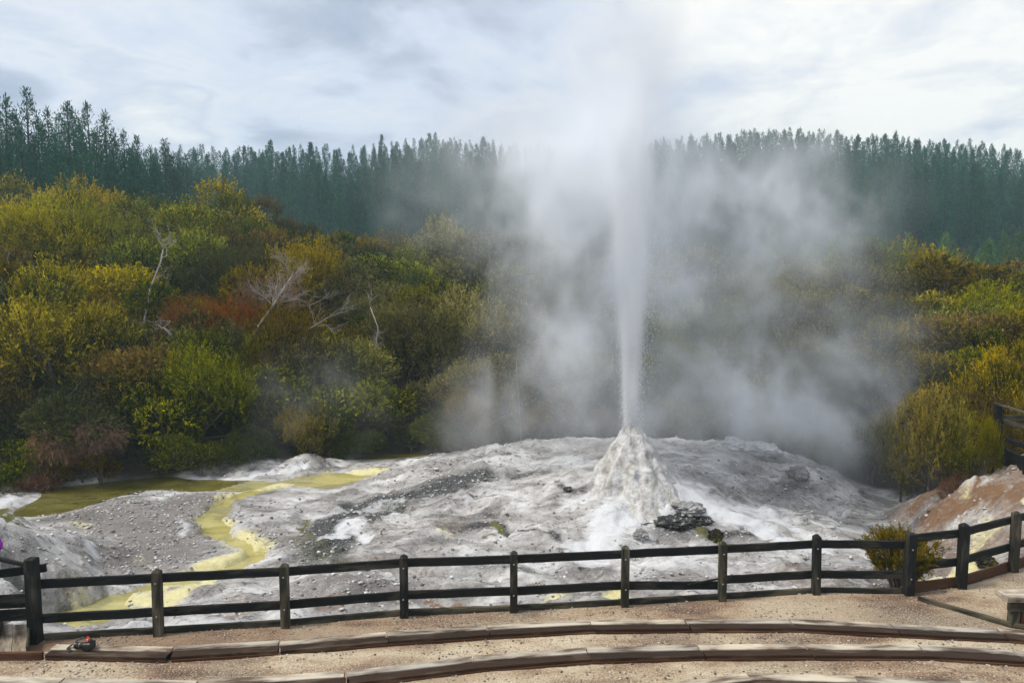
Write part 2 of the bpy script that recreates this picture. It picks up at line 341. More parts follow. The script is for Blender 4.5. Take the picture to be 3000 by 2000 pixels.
# colour zones (stains and deposits that belong to the ground itself)
ZONES = {'white': [([(1900,1430),(2050,1470),(2200,1530),(2330,1590),(2420,1612)], .42, 1.0), ([(2000,1440),(2200,1490),(2350,1560)], .35, .7), ([(1690,1612),(1760,1590),(1830,1560),(1900,1500)], .34, 1.0), ([(1700,1655),(1760,1650)], .2, .9),
                   ([(1850,1470),(1800,1540),(1760,1600)], .6, .75), ([(1900,1460),(1920,1500)], .5, .8), ([(1800,1440),(1700,1470)], .5, .6), ([(1500,1360),(1650,1350),(1750,1400)], .7, .4), ([(1950,1640),(2200,1690),(2500,1650)], .6, .4), ([(530,1520),(545,1560)], .10, .55), ([(200,1560),(300,1640)], .2, .7),
                   ([(1000,1500),(1150,1480),(900,1530)], .3, .5), ([(1250,1480),(1500,1440)], .3, .35), ([(0,1475),(160,1470)], .35, .8), ([(2640,1520),(2700,1545)], .25, .7), ([(130,1870),(500,1850),(800,1815)], .3, .45), ([(560,1395),(640,1415),(900,1392)], .14, .8), ([(1900,1600),(2050,1640),(1850,1690)],.5,.4), ([(2385,1520),(2440,1542)], .07, 1.0), ([(950,1570),(1010,1555),(1080,1580)],.2,.8)],
         'dark': [([(980,1610),(960,1540),(1060,1490),(1200,1450),(1400,1405)], .62, 1.0), ([(1040,1545),(1180,1480),(1350,1430)], .22, .9), ([(1380,1540),(1490,1545),(1560,1560),(1620,1590)], .16, .9), ([(2060,1560),(2150,1560),(2250,1570)], .2, .8), ([(1930,1560),(2050,1570)], .35, .5),
                  ([(1500,1400),(1560,1390)], .2, .7), ([(1640,1430),(1680,1440)], .15, .8), ([(1750,1440),(1780,1445)], .12, .9), ([(1000,1730),(1400,1690),(1700,1690)], .35, .45), ([(2300,1650),(2380,1640)], .2, .6), ([(560,1380),(740,1390)], .12, .6), ([(0,1600),(150,1640)], .3, .4), ([(880,1640),(1000,1640)], .4, .6), ([(2600,1500),(2700,1540)], .4, .5), ([(1140,1700),(1250,1720)], .25, .3), ([(1340,1355),(1420,1330)],.12,.5)],
         'yellow': [([(250,1800),(400,1750),(560,1700)], .5, .75), ([(620,1690),(700,1670),(750,1635),(690,1600)], .58, .9), ([(640,1570),(610,1530)], .45, .75), ([(640,1480),(760,1440),(900,1420)], .45, .75), ([(950,1412),(1120,1385)], .4, .9), ([(600,1710),(500,1760),(420,1770)], .28, .8), ([(1640,1752),(1800,1742),(2000,1745)], .22, .9), ([(2700,1700),(2800,1690),(2860,1665)], .2, .8), ([(2850,1600),(2880,1530)], .22, .5), ([(2975,1475),(2990,1465)], .15, .6), ([(210,1530),(240,1545)], .25, .5), ([(400,1630),(420,1660)], .2, .35), ([(1310,1560),(1340,1570)], .1, .8), ([(2790,1440),(2840,1460)], .12, .4)],
         'rust': [([(2660,1500),(2690,1470),(2740,1435)], .4, .8), ([(2740,1520),(2850,1470),(2990,1430)], .75, .85), ([(2800,1640),(2900,1600),(2990,1570)], .6, .6), ([(2810,1428),(2880,1436),(2930,1430)], .13, 1.0), ([(2960,1480),(2920,1530)], .22, .6), ([(880,1765),(1000,1755),(700,1800)], .3, .5), ([(1050,1650),(1250,1680)], .3, .22), ([(2700,1550),(2760,1600)], .4, .5), ([(1290,1768),(1390,1765)], .1, .8), ([(1750,1748),(1800,1744)], .08, .9), ([(2940,1380),(3000,1400)], .7, .6), ([(2560,1395),(2660,1400)], .3, .3), ([(2700,1780),(3000,1700)], .8, .5), ([(1050,1560),(1350,1530)], .4, .2),([(2100,1650),(2400,1690)], .4, .25)],
         'gravel': [([(300,1500),(420,1560),(450,1640),(560,1480)], 1.2, 1.0), ([(850,1760),(1000,1700),(1200,1750)], .7, .7), ([(760,1560),(860,1600)], .5, .7), ([(1100,1560),(1000,1600)], .8, .4), ([(2450,1650),(2550,1690),(2750,1620)], .8, .7), ([(1700,1700),(2200,1700)], .6, .5), ([(2200,1420),(2300,1460)], .6, .5), ([(1100,1400),(1300,1380)], .5, .5)],
         'green': [([(10,1500),(40,1530),(75,1548)], .2, 1.0), ([(1440,1540),(1490,1550)], .09, 1.0), ([(1420,1575),(1460,1570)], .09, .8), ([(880,1580),(1000,1640)], .5, .4), ([(2060,1560),(2100,1590)], .2, .7), ([(1950,1545),(2020,1550)], .12, .7), ([(620,1370),(700,1365)], .3, .3), ([(1150,1500),(1000,1520)], .3, .3), ([(880,1530),(900,1560)],.15,.7)]}
def seg_d(x, y, a, b):
    ax, ay, bx, by = a[0], a[1], b[0], b[1]; dx, dy = bx - ax, by - ay; L = dx * dx + dy * dy + 1e-9
    t = np.clip(((x - ax) * dx + (y - ay) * dy) / L, 0, 1); return np.hypot(x - ax - t * dx, y - ay - t * dy)
def surfpt(px, py):
    """point of the bare ground seen along a ray"""
    lo, hi = 9.0, 27.0; ys = np.linspace(lo, hi, 160); d = ray(px, py)
    pts = EYE[None] + d[None] * (ys / d[1])[:, None]; g = near_z(pts[:, 0], pts[:, 1])
    k = np.argmax(pts[:, 2] <= g) if (pts[:, 2] <= g).any() else 159
    return np.array([pts[k, 0], pts[k, 1], g[k]])
def zones(x, y):
    wx = x + (f2(x * 1.5, y * 1.5, 21., 4) - .5) * .9; wy = y + (f2(x * 1.5, y * 1.5, 27., 4) - .5) * .9
    out = {}
    for k, L in ZONES.items():
        m = np.zeros_like(x)
        for pts, w, s in L:
            q = [surfpt(*p) for p in pts]
            if k == 'yellow' and len(q) > 8: dw = w
            for a, b in zip(q[:-1], q[1:]): m = np.maximum(m, s * np.clip(1.35 - seg_d(wx, wy, a, b) / w * 1.0, 0, 1))
        out[k] = np.clip(m, 0, 1)
    one = 1 - sstep(-.2, .9, y - np.interp(x, shX, shY) + (f2(x, y, 33.) - .5) * 1.5) * (1 - sstep(9, 10, x) * sstep(18.5, 17.5, y))
    return {'za': np.stack([out['white'], out['dark'], out['yellow'], one], -1), 'zb': np.stack([out['rust'], out['gravel'], out['green'], one * 0 + 1], -1)}
m, nt = newmat('sinter'); geo = N(nt, 'ShaderNodeNewGeometry'); pos = geo.outputs['Position']
sa = N(nt, 'ShaderNodeSeparateColor'); nt.links.new(N(nt, 'ShaderNodeAttribute', attribute_name='za').outputs['Color'], sa.inputs[0])
zat = N(nt, 'ShaderNodeAttribute', attribute_name='za'); sb = N(nt, 'ShaderNodeSeparateColor'); nt.links.new(N(nt, 'ShaderNodeAttribute', attribute_name='zb').outputs['Color'], sb.inputs[0])
n1 = noise(nt, mapping(nt, pos, (.7, 1.3, 1)), 1.1, 7, .62, .6); n2 = noise(nt, pos, 9, 6, .7); n3 = noise(nt, mapping(nt, pos, (.75, 2.5, 1), (0, 0, .2)), 2.4, 8, .72, 1.6); n4 = noise(nt, pos, 32, 4, .7)
def thr(mask, nse, soft=.22):  # ragged mask
    a = mth(nt, 'ADD', mask, mth(nt, 'MULTIPLY', mth(nt, 'SUBTRACT', nse, .5), 1.5)); return mrange(nt, a, .5 - soft, .5 + soft)
c = ramp(nt, n1, [(.32, (.12, .11, .10)), (.43, (.28, .26, .24)), (.52, (.44, .42, .40)), (.64, (.66, .645, .62))])
c = mix(nt, mrange(nt, n3, .36, .47, .9, 0), c, (.075, .066, .058))
c = mix(nt, mrange(nt, n3, .57, .66, 0, .75), c, (.60, .59, .58))
spk = mrange(nt, n4, .55, .68, 0, .6); c = mix(nt, spk, c, (.62, .61, .59))
c = mix(nt, mrange(nt, n4, .30, .40, .55, 0), c, (.07, .062, .055))
gr = N(nt, 'ShaderNodeTexVoronoi'); nt.links.new(pos, gr.inputs[0]); gr.inputs['Scale'].default_value = 24
gc = mix(nt, .8, ramp(nt, N_ := N(nt, 'ShaderNodeSeparateColor').outputs[0] if False else gr.outputs['Distance'], [(.1, (.30, .27, .24)), (.5, (.17, .15, .135)), (.8, (.08, .07, .06))]), (.2, .178, .16))
c = mix(nt, thr(sb.outputs[1], n2, .35), c, mix(nt, spk, mix(nt, n1, (.13, .115, .105), (.27, .24, .22)), (.42, .39, .36)))
c = mix(nt, thr(sa.outputs[1], n3, .3), c, mix(nt, mrange(nt, n4, .52, .64), (.022, .023, .022), (.26, .26, .25)))
c = mix(nt, thr(sa.outputs[0], n3, .3), c, mix(nt, n2, (.56, .56, .56), (.80, .80, .81)))
c = mix(nt, thr(sb.outputs[0], n2, .4), c, mix(nt, n2, (.10, .045, .018), (.27, .145, .06)))
c = mix(nt, thr(sa.outputs[2], n2, .22), c, mix(nt, n2, (.52, .44, .16), (.85, .80, .48)))
c = mix(nt, thr(sb.outputs[2], n2, .22), c, mix(nt, n2, (.05, .055, .012), (.15, .14, .02)))
c = mix(nt, zat.outputs['Alpha'], mix(nt, n2, (.012, .011, .007), (.05, .04, .024)), c)
sy = N(nt, 'ShaderNodeSeparateXYZ'); nt.links.new(pos, sy.inputs[0])
bh = mth(nt, 'ADD', mth(nt, 'MULTIPLY', n2, .3), mth(nt, 'MULTIPLY', mth(nt, 'ADD', n3, mth(nt, 'MULTIPLY', n4, .5)), 1.0))
bsdf(nt, c, mrange(nt, n1, .35, .65, .38, .8), bh, .9, .05, .45)
M['sinter'] = m
m, nt = newmat('forest_floor'); tc = N(nt, 'ShaderNodeNewGeometry').outputs['Position']
bsdf(nt, ramp(nt, noise(nt, tc, .8, 8, .7), [(.3, (.012, .012, .008)), (.6, (.035, .030, .018)), (.8, (.06, .05, .03))]), .95, noise(nt, tc, 3, 6), .8, .3, .1); M['floor'] = m
xs = np.arange(-20, 20.01, .062); ys = np.arange(9.0, 26.8, .062)
def nearz2(X, Y):
    Z = near_z(X, Y); fy = np.interp(X, fX, fY); t = sstep(.9, .12, Y - fy); cap = np.where(Y - fy < .12, -.35, -.05 + np.clip(Y - fy, 0, 9) * 2)
    return np.where(Y < fy + .9, np.minimum(Z * (1 - t) + np.minimum(Z, -.16) * t, np.where(Y < fy + .10, -.3, 9.)), Z)
me, NV = grid_mesh('terrain', xs, ys, nearz2, zones)
tag(link('terrain', me, M['sinter']), 'pale grey sinter terrace stained white and yellow round the geyser', None, None, 'structure')
hx = np.sign(np.linspace(-1, 1, 221)) * np.abs(np.linspace(-1, 1, 221)) ** 1.6 * 700; hy = np.concatenate([np.arange(-40, 10, 5), np.arange(10, 60, 1.2), np.arange(60, 250, 4), np.geomspace(250, 1500, 24)])
def hz(X, Y):
    Z = hill(X, Y); inside = (np.abs(X) < 19.8) & (Y > 9.2) & (Y < 26.6)
    Z = np.where(inside, Z - 1.2, Z - .06); return np.where(Y < 14, np.minimum(Z, -1.3), Z)
me, _ = grid_mesh('hills', hx, hy, hz)
tag(link('hills', me, M['floor']), 'dark bush covered hillside rising behind the terrace', None, None, 'structure')
# water
def water(name, col, col2, rough, label, mask):
    X = np.arange(-20, 2, .1); Y = np.arange(11.5, 26.5, .1); XX, YY = np.meshgrid(X, Y); k = mask(XX[:-1, :-1] + .05, YY[:-1, :-1] + .05)
    i = np.arange(XX.size).reshape(XX.shape); Fq = np.stack([i[:-1, :-1], i[:-1, 1:], i[1:, 1:], i[1:, :-1]], -1)[k]
    us, inv = np.unique(Fq, return_inverse=True); V = np.stack([XX, YY, np.full(XX.shape, ZW)], -1).reshape(-1, 3)[us]
    me = mesh_np(name, V, inv.reshape(Fq.shape))
    m, nt = newmat(name); tc = N(nt, 'ShaderNodeNewGeometry').outputs['Position']
    cc = ramp(nt, noise(nt, mapping(nt, tc, (.6, 1.6, 1)), 1.4, 5, .6, .5), [(.35, col), (.5, tuple((a + b) / 2 for a, b in zip(col, col2))), (.62, col2)])
    b = bsdf(nt, cc, rough, noise(nt, mapping(nt, tc, (3, 6, 1)), 2.5, 4), .25, .02, .5)
    tr = N(nt, 'ShaderNodeBsdfTransparent'); tr.inputs[0].default_value = (.86, .84, .62, 1); mx = N(nt, 'ShaderNodeMixShader'); mx.inputs[0].default_value = .42 if name == 'stream' else .62
    out = next(n for n in nt.nodes if n.type == 'OUTPUT_MATERIAL'); nt.links.new(tr.outputs[0], mx.inputs[1]); nt.links.new(b.outputs[0], mx.inputs[2]); nt.links.new(mx.outputs[0], out.inputs[0])
    tag(link(name, me, m), label, None, None, 'structure')
SL = [P(a, b, ZW) for a, b in [(60,1825),(250,1795),(400,1745),(620,1690),(740,1650),(700,1605),(610,1545),(600,1510),(680,1470),(800,1430),(950,1410),(1150,1384)]]
def near_stream(x, y):
    d = np.full(np.shape(x), 9.)
    for a, b in zip(SL[:-1], SL[1:]): d = np.minimum(d, seg_d(x, y, a, b))
    return d < 1.3
water('stream', (.38, .34, .11), (.74, .68, .36), .12, 'shallow yellow mineral stream winding over the gravel', near_stream)
water('pond', (.075, .07, .008), (.17, .145, .018), .12, 'olive green pond along the foot of the bush', lambda x, y: ~near_stream(x, y) & (y > 16) )
# ------------------------------------------------------------------ gravel terraces, seats
m, nt = newmat('gravel'); tc = N(nt, 'ShaderNodeNewGeometry').outputs['Position']
g1 = noise(nt, mapping(nt, tc, (.6, 1.5, 1)), .9, 5, .6); g2 = noise(nt, tc, 42, 4, .75); g3 = noise(nt, tc, 110, 2, .8)
c = ramp(nt, g1, [(.37, (.13, .08, .05)), (.45, (.27, .175, .11)), (.53, (.43, .32, .205)), (.62, (.56, .465, .325))])
c = mix(nt, mrange(nt, noise(nt, tc, .45, 4), .5, .62, 0, .55), c, (.36, .30, .21))
c = mix(nt, mrange(nt, g2, .55, .63, 0, .85), c, (.68, .60, .47)); c = mix(nt, mrange(nt, g2, .36, .44, .85, 0), c, (.08, .055, .035)); g5 = noise(nt, tc, 14, 3, .7); sxg = N(nt, 'ShaderNodeSeparateXYZ'); nt.links.new(tc, sxg.inputs[0]); dl = mth(nt, 'ADD', mrange(nt, sxg.outputs[0], -8, 1, .8, 0), mth(nt, 'MULTIPLY', mth(nt, 'SUBTRACT', g1, .5), 1.6)); dl = mth(nt, 'MULTIPLY', dl, mrange(nt, sxg.outputs[2], .1, .2, 1, 0), True); c = mix(nt, dl, c, mix(nt, g2, (.12, .065, .035), (.26, .16, .10))); c = mix(nt, mrange(nt, g5, .58, .68, 0, .5), c, (.10, .07, .05))
c = mix(nt, mrange(nt, g3, .66, .76, 0, .8), c, (.06, .05, .04))
bsdf(nt, c, .9, mth(nt, 'ADD', g2, mth(nt, 'MULTIPLY', g3, .5)), .8, .018, .2); M['gravel'] = m
Z1, Z2, Z3 = .32, .55, .80
row1 = [(-330,1888),(-40,1886),(165,1884),(512,1891),(821,1873),(1132,1847),(1425,1829),(1726,1813),(2003,1810),(2309,1810),(2606,1824),(2916,1838),(3230,1862)]
row2 = [(-200,1973),(194,1981),(583,1989),(1013,1961),(1383,1918),(1714,1893),(2040,1885),(2352,1883),(2686,1885),(2962,1900),(3290,1935)]
row3 = [(1130,2085),(1560,2035),(1880,2004),(2186,1968),(2500,1976),(2806,1988),(3150,2012)]
r1 = [P(a, b, Z1) for a, b in row1]; r2 = [P(a, b, Z2) for a, b in row2]; r3 = [P(a, b, Z3) for a, b in row3]
def smooth_noise_z(x, y, amp): return (f2(x * 1.3, y * 1.3, 40., 4) - .5) * amp + (f2(x * 14, y * 14, 44., 2) - .5) * .012
def strip(name, far, near, z, label):
    xs_ = np.arange(-13, 14, .07); fy = np.interp(xs_, [p[0] for p in far], [p[1] for p in far]); ny = np.interp(xs_, [p[0] for p in near], [p[1] for p in near])
    n = 26; T = np.linspace(0, 1, n); X = np.tile(xs_, (n, 1)); Y = fy[None] * (1 - T[:, None]) + ny[None] * T[:, None]
    Zz = z + smooth_noise_z(X, Y, .035); V = np.stack([X, Y, Zz], -1).reshape(-1, 3); i = np.arange(X.size).reshape(X.shape)
    Fq = np.stack([i[:-1, :-1], i[1:, :-1], i[1:, 1:], i[:-1, 1:]], -1).reshape(-1, 4)
    me = mesh_np(name, V, Fq, smooth=True); tag(link(name, me, M['gravel']), label, None, None, 'structure'); return V
fl = [np.array([-30, 9.6, 0])] + [np.array([-9.5, FP[0][1] + .02, 0])] + [p + np.array([0, .03, 0]) for p in FP] + [FP[-1] + (5, 2, 0), np.array([30, FP[-1][1] + 3, 0])]
S0 = strip('path', fl, r1, 0, 'tan gravel walkway between the fence and the front seats')
nr = lambda r, w=.2: [p - np.array([0, w, 0]) for p in r]
S1 = strip('path', nr(r1), r2, .245, 'tan gravel terrace between the two rows of plank seats')
S2 = strip('path', nr(r2), r3[:0] + [np.array([-14, 6.2, 0])] + [np.array([r3[0][0] - .1, r3[0][1] - .05, 0])] + r3 + [np.array([14, r3[-1][1] - 1.5, 0])] , .475, 'speckled gravel terrace at the bottom of the steps')
S3 = strip('path', nr([np.array([-14, 6.2, 0])] + r3 + [np.array([14, 7, 0])]), [np.array([-14, 2., 0]), np.array([14, 2., 0])], .725, 'top gravel terrace below the viewer')
def seat_row(r, z, names, first=0):
    W_ = .145
    for i in range(first, len(r) - 1):
        A, B = np.array(r[i]), np.array(r[i + 1]); d = (B - A); d /= np.linalg.norm(d); nrm = np.array([d[1], -d[0], 0]);
        if nrm[1] > 0: nrm = -nrm
        g = .011; A2, B2 = A + d * g, B - d * g; dz = np.array([0, 0, random.uniform(-.006, .006)])
        c = (A + B) / 2; root = empty('plank_seat', (c[0], c[1], z - .3))
        tag(root, names[i], 'bench', 'plank seats of the curved terrace rows')
        off = np.array([c[0], c[1], z - .3])
        def bm(name, o1, w, h, zz, mat, ins=0.0, dd=0.0):
            mb = MB(); mb.beam(A2 + nrm * o1 + d * (ins + dd) + (0, 0, zz) + dz - off, B2 + nrm * o1 - d * (ins - dd) + (0, 0, zz) + dz - off, w, h, n=8, ch=.006, jit=.002)
            mb.obj(name, mat, root)
        bm('seat_plank', W_ / 2, W_ - .016, .045, -.0225, M['seat_pale'])
        bm('seat_plank', W_ * 1.5, W_ - .014, .045, -.0275 + random.uniform(-.003, .001), M['seat_dark'], 0, .03)
        bm('riser_board', W_ * 2 - .02, .04, .15, -.047 - .075, M['riser'], .0, .04)
        bm('front_board', .05, .04, .25, -.047 - .125, M['riser'])
n1_ = ['', '', 'front row plank seat holding the black camera, beside the left steps', 'front row seat below the left fence post with dark wet planks', 'front row seat just right of the darkest wet planks', 'front row seat below the fourth fence post from the left', 'front row seat below the fifth fence post from the left',
       'front row seat straight below the geyser cone', 'front row seat below the weathered fence post with the broken rail', 'front row seat at the middle of the right half, level planks', 'front row seat left of the ground edging board', 'front row seat ending beside the right bench', 'front row seat running out of the picture at right']
n1_[1] = 'bare timber kerb at the foot of the left steps'
n2_ = ['second row seat at the bottom left corner', 'second row seat in the lower left with dipping planks', 'second row seat left of centre rising to the right, pale back plank', 'second row seat at bottom centre with reddish edge', 'second row seat just right of centre with dark knot', 'second row seat below the geyser cone, level planks',
       'second row seat with half pale half wet planks right of the geyser line', 'second row seat in front of the lowest seat row joint', 'second row seat in the lower right with bleached back plank', 'second row seat running out at the right edge']
n3_ = ['third row seat below the picture edge', 'third row seat barely in view at bottom', 'lowest seat rising to a joint at bottom right', 'lowest seat right of the joint with wet patches', 'lowest seat at the bottom right corner', 'third row seat out at the right']
seat_row(r1, Z1, n1_, 2); seat_row(r2, Z2, n2_); seat_row(r3, Z3, n3_, 1)
kb = MB(); kb.beam(r1[0] + (0, -.27, -.045), r1[2] + (-.01, -.27, -.045), .045, .15, n=8); tag(kb.obj('kerb_board', M['riser']), 'dark timber kerb at the foot of the left steps', 'kerb')
eb = MB(); eb.beam(P(2690,1752,.03), P(2960,1830,.03), .05, .09, n=8); eb.beam(P(2955,1829,.03), P(3080,1850,.03), .05, .09, n=4); tag(eb.obj('edging_board', M['post']), 'thin timber edging laid in the gravel from the fence corner to the bench', 'edging')
# ------------------------------------------------------------------ fences
def post(parent, p, h, w=.12, mat='post', flat=False, bolts=(.8,)):
    base = np.array(p); mb = MB(); q = Vector((0, 0, 0)); a = w / 2; 
    lean = np.array([random.uniform(-.012, .012), random.uniform(-.01, .01), 0])
    top = base + (0, 0, h - .05) + lean
    V = []; u0 = random.random() * 20
    L = [(-.25, a), (0, a), (h * .33, a * .995), (h * .66, a), (h - (.012 if flat else .045), a * .985), (h, a * (.8 if flat else .25))]
    for z, r_ in L:
        for sx, sy in ((-1, -1), (1, -1), (1, 1), (-1, 1)):
            V.append(base + lean * max(z, 0) / h + (sx * r_, sy * r_, z))
    Fs = []; UV = []
    for i in range(len(L) - 1):
        for k in range(4):
            k2 = (k + 1) % 4; Fs.append((i * 4 + k, i * 4 + k2, i * 4 + 4 + k2, i * 4 + 4 + k)); z0, z1 = L[i][0], L[i + 1][0]
            UV.append([(u0 + z0, k * w), (u0 + z0, k * w + w), (u0 + z1, k * w + w), (u0 + z1, k * w)])
    n_ = (len(L) - 1) * 4; Fs.append((n_, n_ + 1, n_ + 2, n_ + 3)); UV.append([(u0, 0), (u0 + .02, 0), (u0 + .02, .05), (u0, .05)])
    mb.add(V, Fs, UV); o = mb.obj('post', M[mat], parent)
    bv = o.modifiers.new('b', 'BEVEL'); bv.width = .006; bv.segments = 2; bv.limit_method = 'ANGLE'
    for bz in bolts:
        b = MB(); c = base + lean * bz / h + (random.uniform(-.01, .01), -a, bz); b.tube([c + (0, .004, 0), c + (0, -.006, 0), c + (0, -.008, 0)], [.013, .013, .007], 8); b.obj('bolt', M['bolt'], o)
    return o
M['bolt'] = simple('galvanised', (.35, .33, .28), .5, .5, .2)
hts = [1.25, 1.0, 1.0, 1.0, 1.0, 1.01, 1.0, 1.03, 1.06]
fr = empty('timber_fence', FP[4]); tag(fr, 'long dark timber post and rail fence curving across in front of the geyser', 'fence')
o_ = -np.array(FP[4]); fp = [p + o_ for p in FP]
for i in range(9):
    w = .145 if i == 0 else (.14 if i == 8 else .12)
    post(fr, fp[i], hts[i], w, 'fence' if i in (3, 8, 0, 7) else 'post', i in (0, 8), (.8, .3) if i else ())
def rails(parent, pts, i0, i1, zs, h=.132, t=.045, ext0=0.0, offs=.085):
    for i in range(i0, i1):
        a, b = pts[i], pts[i + 1]; d = (b - a); d /= np.linalg.norm(d); nn = np.array([-d[1], d[0], 0])
        if nn[1] < 0: nn = -nn
        for j, z in enumerate(zs):
            za = zb = z
            if callable(z): za, zb = z(i)
            e = d * (.0 if i > i0 else -ext0)
            mb = MB(); mb.beam(a + nn * offs + e + (0, 0, za), b + nn * offs - d * .004 + (0, 0, zb), t, h, n=8, ch=.006, jit=.003); mb.obj('rail', M['fence'], parent)
rails(fr, fp, 0, 8, [.83, lambda i: ((.31, .22) if i == 5 else (.31, .31))])
mb = MB(); a, b = fp[5], fp[6]; mb.beam(a * .35 + b * .65 + (0, .06, .27), b + (0, .06, .35), .03, .03, n=5); mb.obj('rail_splice', M['fence'], fr)
for i in range(8):
    a, b = fp[i] + (0, .085, .0), fp[i + 1] + (0, .085, .0); mb = MB(); mb.beam(a, b, .045, .16, n=8, jit=.004); mb.obj('base_board', M['post'], fr)
f2r = empty('timber_fence', FP[9]); tag(f2r, 'dark fence with taller posts running back to the right edge from the corner post', 'fence')
o2 = -np.array(FP[9]); fq = [p + o2 for p in FP[8:]]
for i, h in ((1, 1.14), (2, 1.12), (3, 1.1)): post(f2r, fq[i], h, .135 if i == 1 else .125, 'fence' if i == 1 else 'post', False, ())
rails(f2r, fq, 0, 3, [.93, .43], .135)
for i in range(3):
    a, b = fq[i] + (0, .09, .06), fq[i + 1] + (0, .09, .06); mb = MB(); mb.beam(a, b, .045, .2, n=6); mb.obj('base_board', M['rust_wood'], f2r)
# left return: handrails and steps
L0 = FP[0]; lf = empty('timber_handrail', L0 + (-.4, 0, 0)); tag(lf, 'dark timber handrail and boards left of the tall corner post', 'handrail'); ol = -np.array(L0 + (-.4, 0, 0))
Yp = L0[1]
def lb(name, a, b, w, h, mat='fence', roll=0.0):
    mb = MB(); mb.beam(np.array(a) + ol, np.array(b) + ol, w, h, n=6, roll=roll); mb.obj(name, M[mat], lf)
lb('rail', Q(-160,1700,Yp + .14), Q(134,1662,Yp + .14), .045, .12)
lb('handrail', Q(-160,1598,Yp - .35), Q(130,1668,Yp + .2), .11, .05, 'post', .15)
lb('side_board', Q(-160,1772,Yp + .12), Q(90,1757,Yp + .12), .045, .2)
lb('side_board', Q(-160,1812,Yp + .1), Q(90,1798,Yp + .1), .045, .17)
a = Q(-120,1640,Yp - .2); post(lf, np.array([a[0], a[1], 0]) + ol, 1.35, .13, 'fence', True, ())
st = empty('wooden_step', P(40,1870,.1)); tag(st, 'pale two plank wooden ramp at the lower left edge', 'ramp'); os_ = -P(40,1870,.1)
for (xa, xb, xc, xd) in ((-95, -10, -100, -22), (-8, 40, -20, 32), (42, 84, 34, 76)):
    V = [P(xa,1828,.16), P(xb,1827,.16), P(xd,1908,.10), P(xc,1908,.10)]; V = [v + os_ for v in V]; Vb = [v - (0, 0, .05) for v in V]
    mb = MB(); mb.add(V + Vb, [(3, 2, 1, 0), (4, 5, 6, 7), (0, 1, 5, 4), (1, 2, 6, 5), (2, 3, 7, 6), (3, 0, 4, 7)], [[(0, .0), (0, .1), (.5, .1), (.5, 0)]] * 6); mb.obj('plank', M['seat_pale'], st)
mb = MB(); mb.beam(P(88,1815,.2) + os_, P(80,1908,.15) + os_, .03, .16, n=4); mb.obj('side_board', M['post'], st)
mb = MB(); mb.beam(P(6,1822,.22) + os_, P(-8,1860,.18) + os_, .04, .14, n=4); mb.obj('side_board', M['post'], st)
# upper right fence and path above the bank
UY = 17.2; ub = Q(2915,1345,UY); uf = empty('timber_fence', ub); tag(uf, 'dark timber fence of the raised path above the bank at the right edge', 'fence'); ou = -np.array(ub)
def ubm(name, a, b, w, h, mat='fence'):
    mb = MB(); mb.beam(np.array(a) + ou, np.array(b) + ou, w, h, n=5); mb.obj(name, M[mat], uf)
for px, y0, y1, Y in ((2925,1180,1350,UY), (3008,1335,1420,15.6), (3090,1180,1340,16.4)):
    a, b = Q(px, y1, Y), Q(px, y0, Y); ubm('post', a, b, .13, .13, 'fence')
ubm('rail', Q(2912,1181,UY), Q(3090,1232,16.4), .12, .05, 'post'); ubm('rail', Q(2940,1222,UY + .1), Q(3080,1226,UY), .05, .12, 'post')
ubm('rail', Q(2935,1232,UY), Q(3090,1275,16.4), .05, .12, 'post'); ubm('rail', Q(2945,1288,UY), Q(3090,1335,16.4), .05, .12)
ubm('base_board', Q(2940,1335,UY), Q(3012,1372,15.6), .05, .42); ubm('base_board', Q(3012,1375,15.6), Q(3100,1385,15.6), .05, .42)
# bench at right
bc = P(2990,1828,0); bn = empty('timber_bench', bc); tag(bn, 'low timber bench on the gravel at the right edge', 'bench')
for k, dy in enumerate((-.10, .045)):
    mb = MB(); mb.beam((-.34, dy, .46), (1.3, dy + .02, .46), .145, .085, n=5); mb.obj('seat', M['seat_pale'], bn)
mb = MB(); mb.beam((-.27, -.10, .33), (1.2, -.10, .33), .07, .13, n=4); mb.obj('apron', M['post'], bn)
for x in (-.16, 1.0):
    for dx in (0, .14):
        mb = MB(); mb.beam((x + dx, -.06, -.05), (x + dx, -.06, .30), .12, .12, n=3); mb.obj('leg', M['rust_wood' if dx else 'post'], bn)
# ------------------------------------------------------------------ camera left on the seat
cc_ = P(262,1900,Z1) + (-.02, .0, 0); dk = simple('black_plastic', (.012, .012, .014), .35, .5, .2); rub = simple('black_rubber', (.02, .02, .02), .7, .3, .2); red = simple('orange_leather', (.75, .07, .02), .45, .4, .1)
cam_t = empty('camera', cc_, -.1); tag(cam_t, 'black camera with zoom lens and orange tag lying on the front row seat', 'camera')
mb = MB(); mb.box((.02, 0, .055), .09, .135, .10, .012); mb.box((.02, 0, .112), .07, .06, .03, .01); mb.box((.045, -.045, .06), .06, .04, .105, .012); mb.obj('body', dk, cam_t)
mb = MB(); mb.tube([(-.02, 0, .052), (-.06, 0, .05), (-.061, 0, .05), (-.12, 0, .048), (-.121, 0, .048), (-.16, 0, .046)], [.036, .036, .039, .039, .042, .042], 20); mb.obj('lens', rub, cam_t)
mb = MB(); mb.tube([(-.1, 0, .049), (-.106, 0, .049)], [.0405, .0405], 20); mb.obj('lens_ring', simple('gold_ring', (.25, .2, .12), .3, .6), cam_t)
mb = MB(); mb.tube([(-.16, 0, .046), (-.175, 0, .046)], [.043, .043], 20); mb.obj('lens_cap', dk, cam_t)
mb = MB(); sp = [(.0, .05, .11), (-.07, .07, .118), (-.14, .075, .105), (-.2, .05, .07), (-.25, .03, .03), (-.27, -.02, .012), (-.22, -.06, .006), (-.18, -.09, .006)]
for a, b in zip(sp[:-1], sp[1:]): mb.beam(a, b, .042, .004, n=2, ch=.001, jit=0)
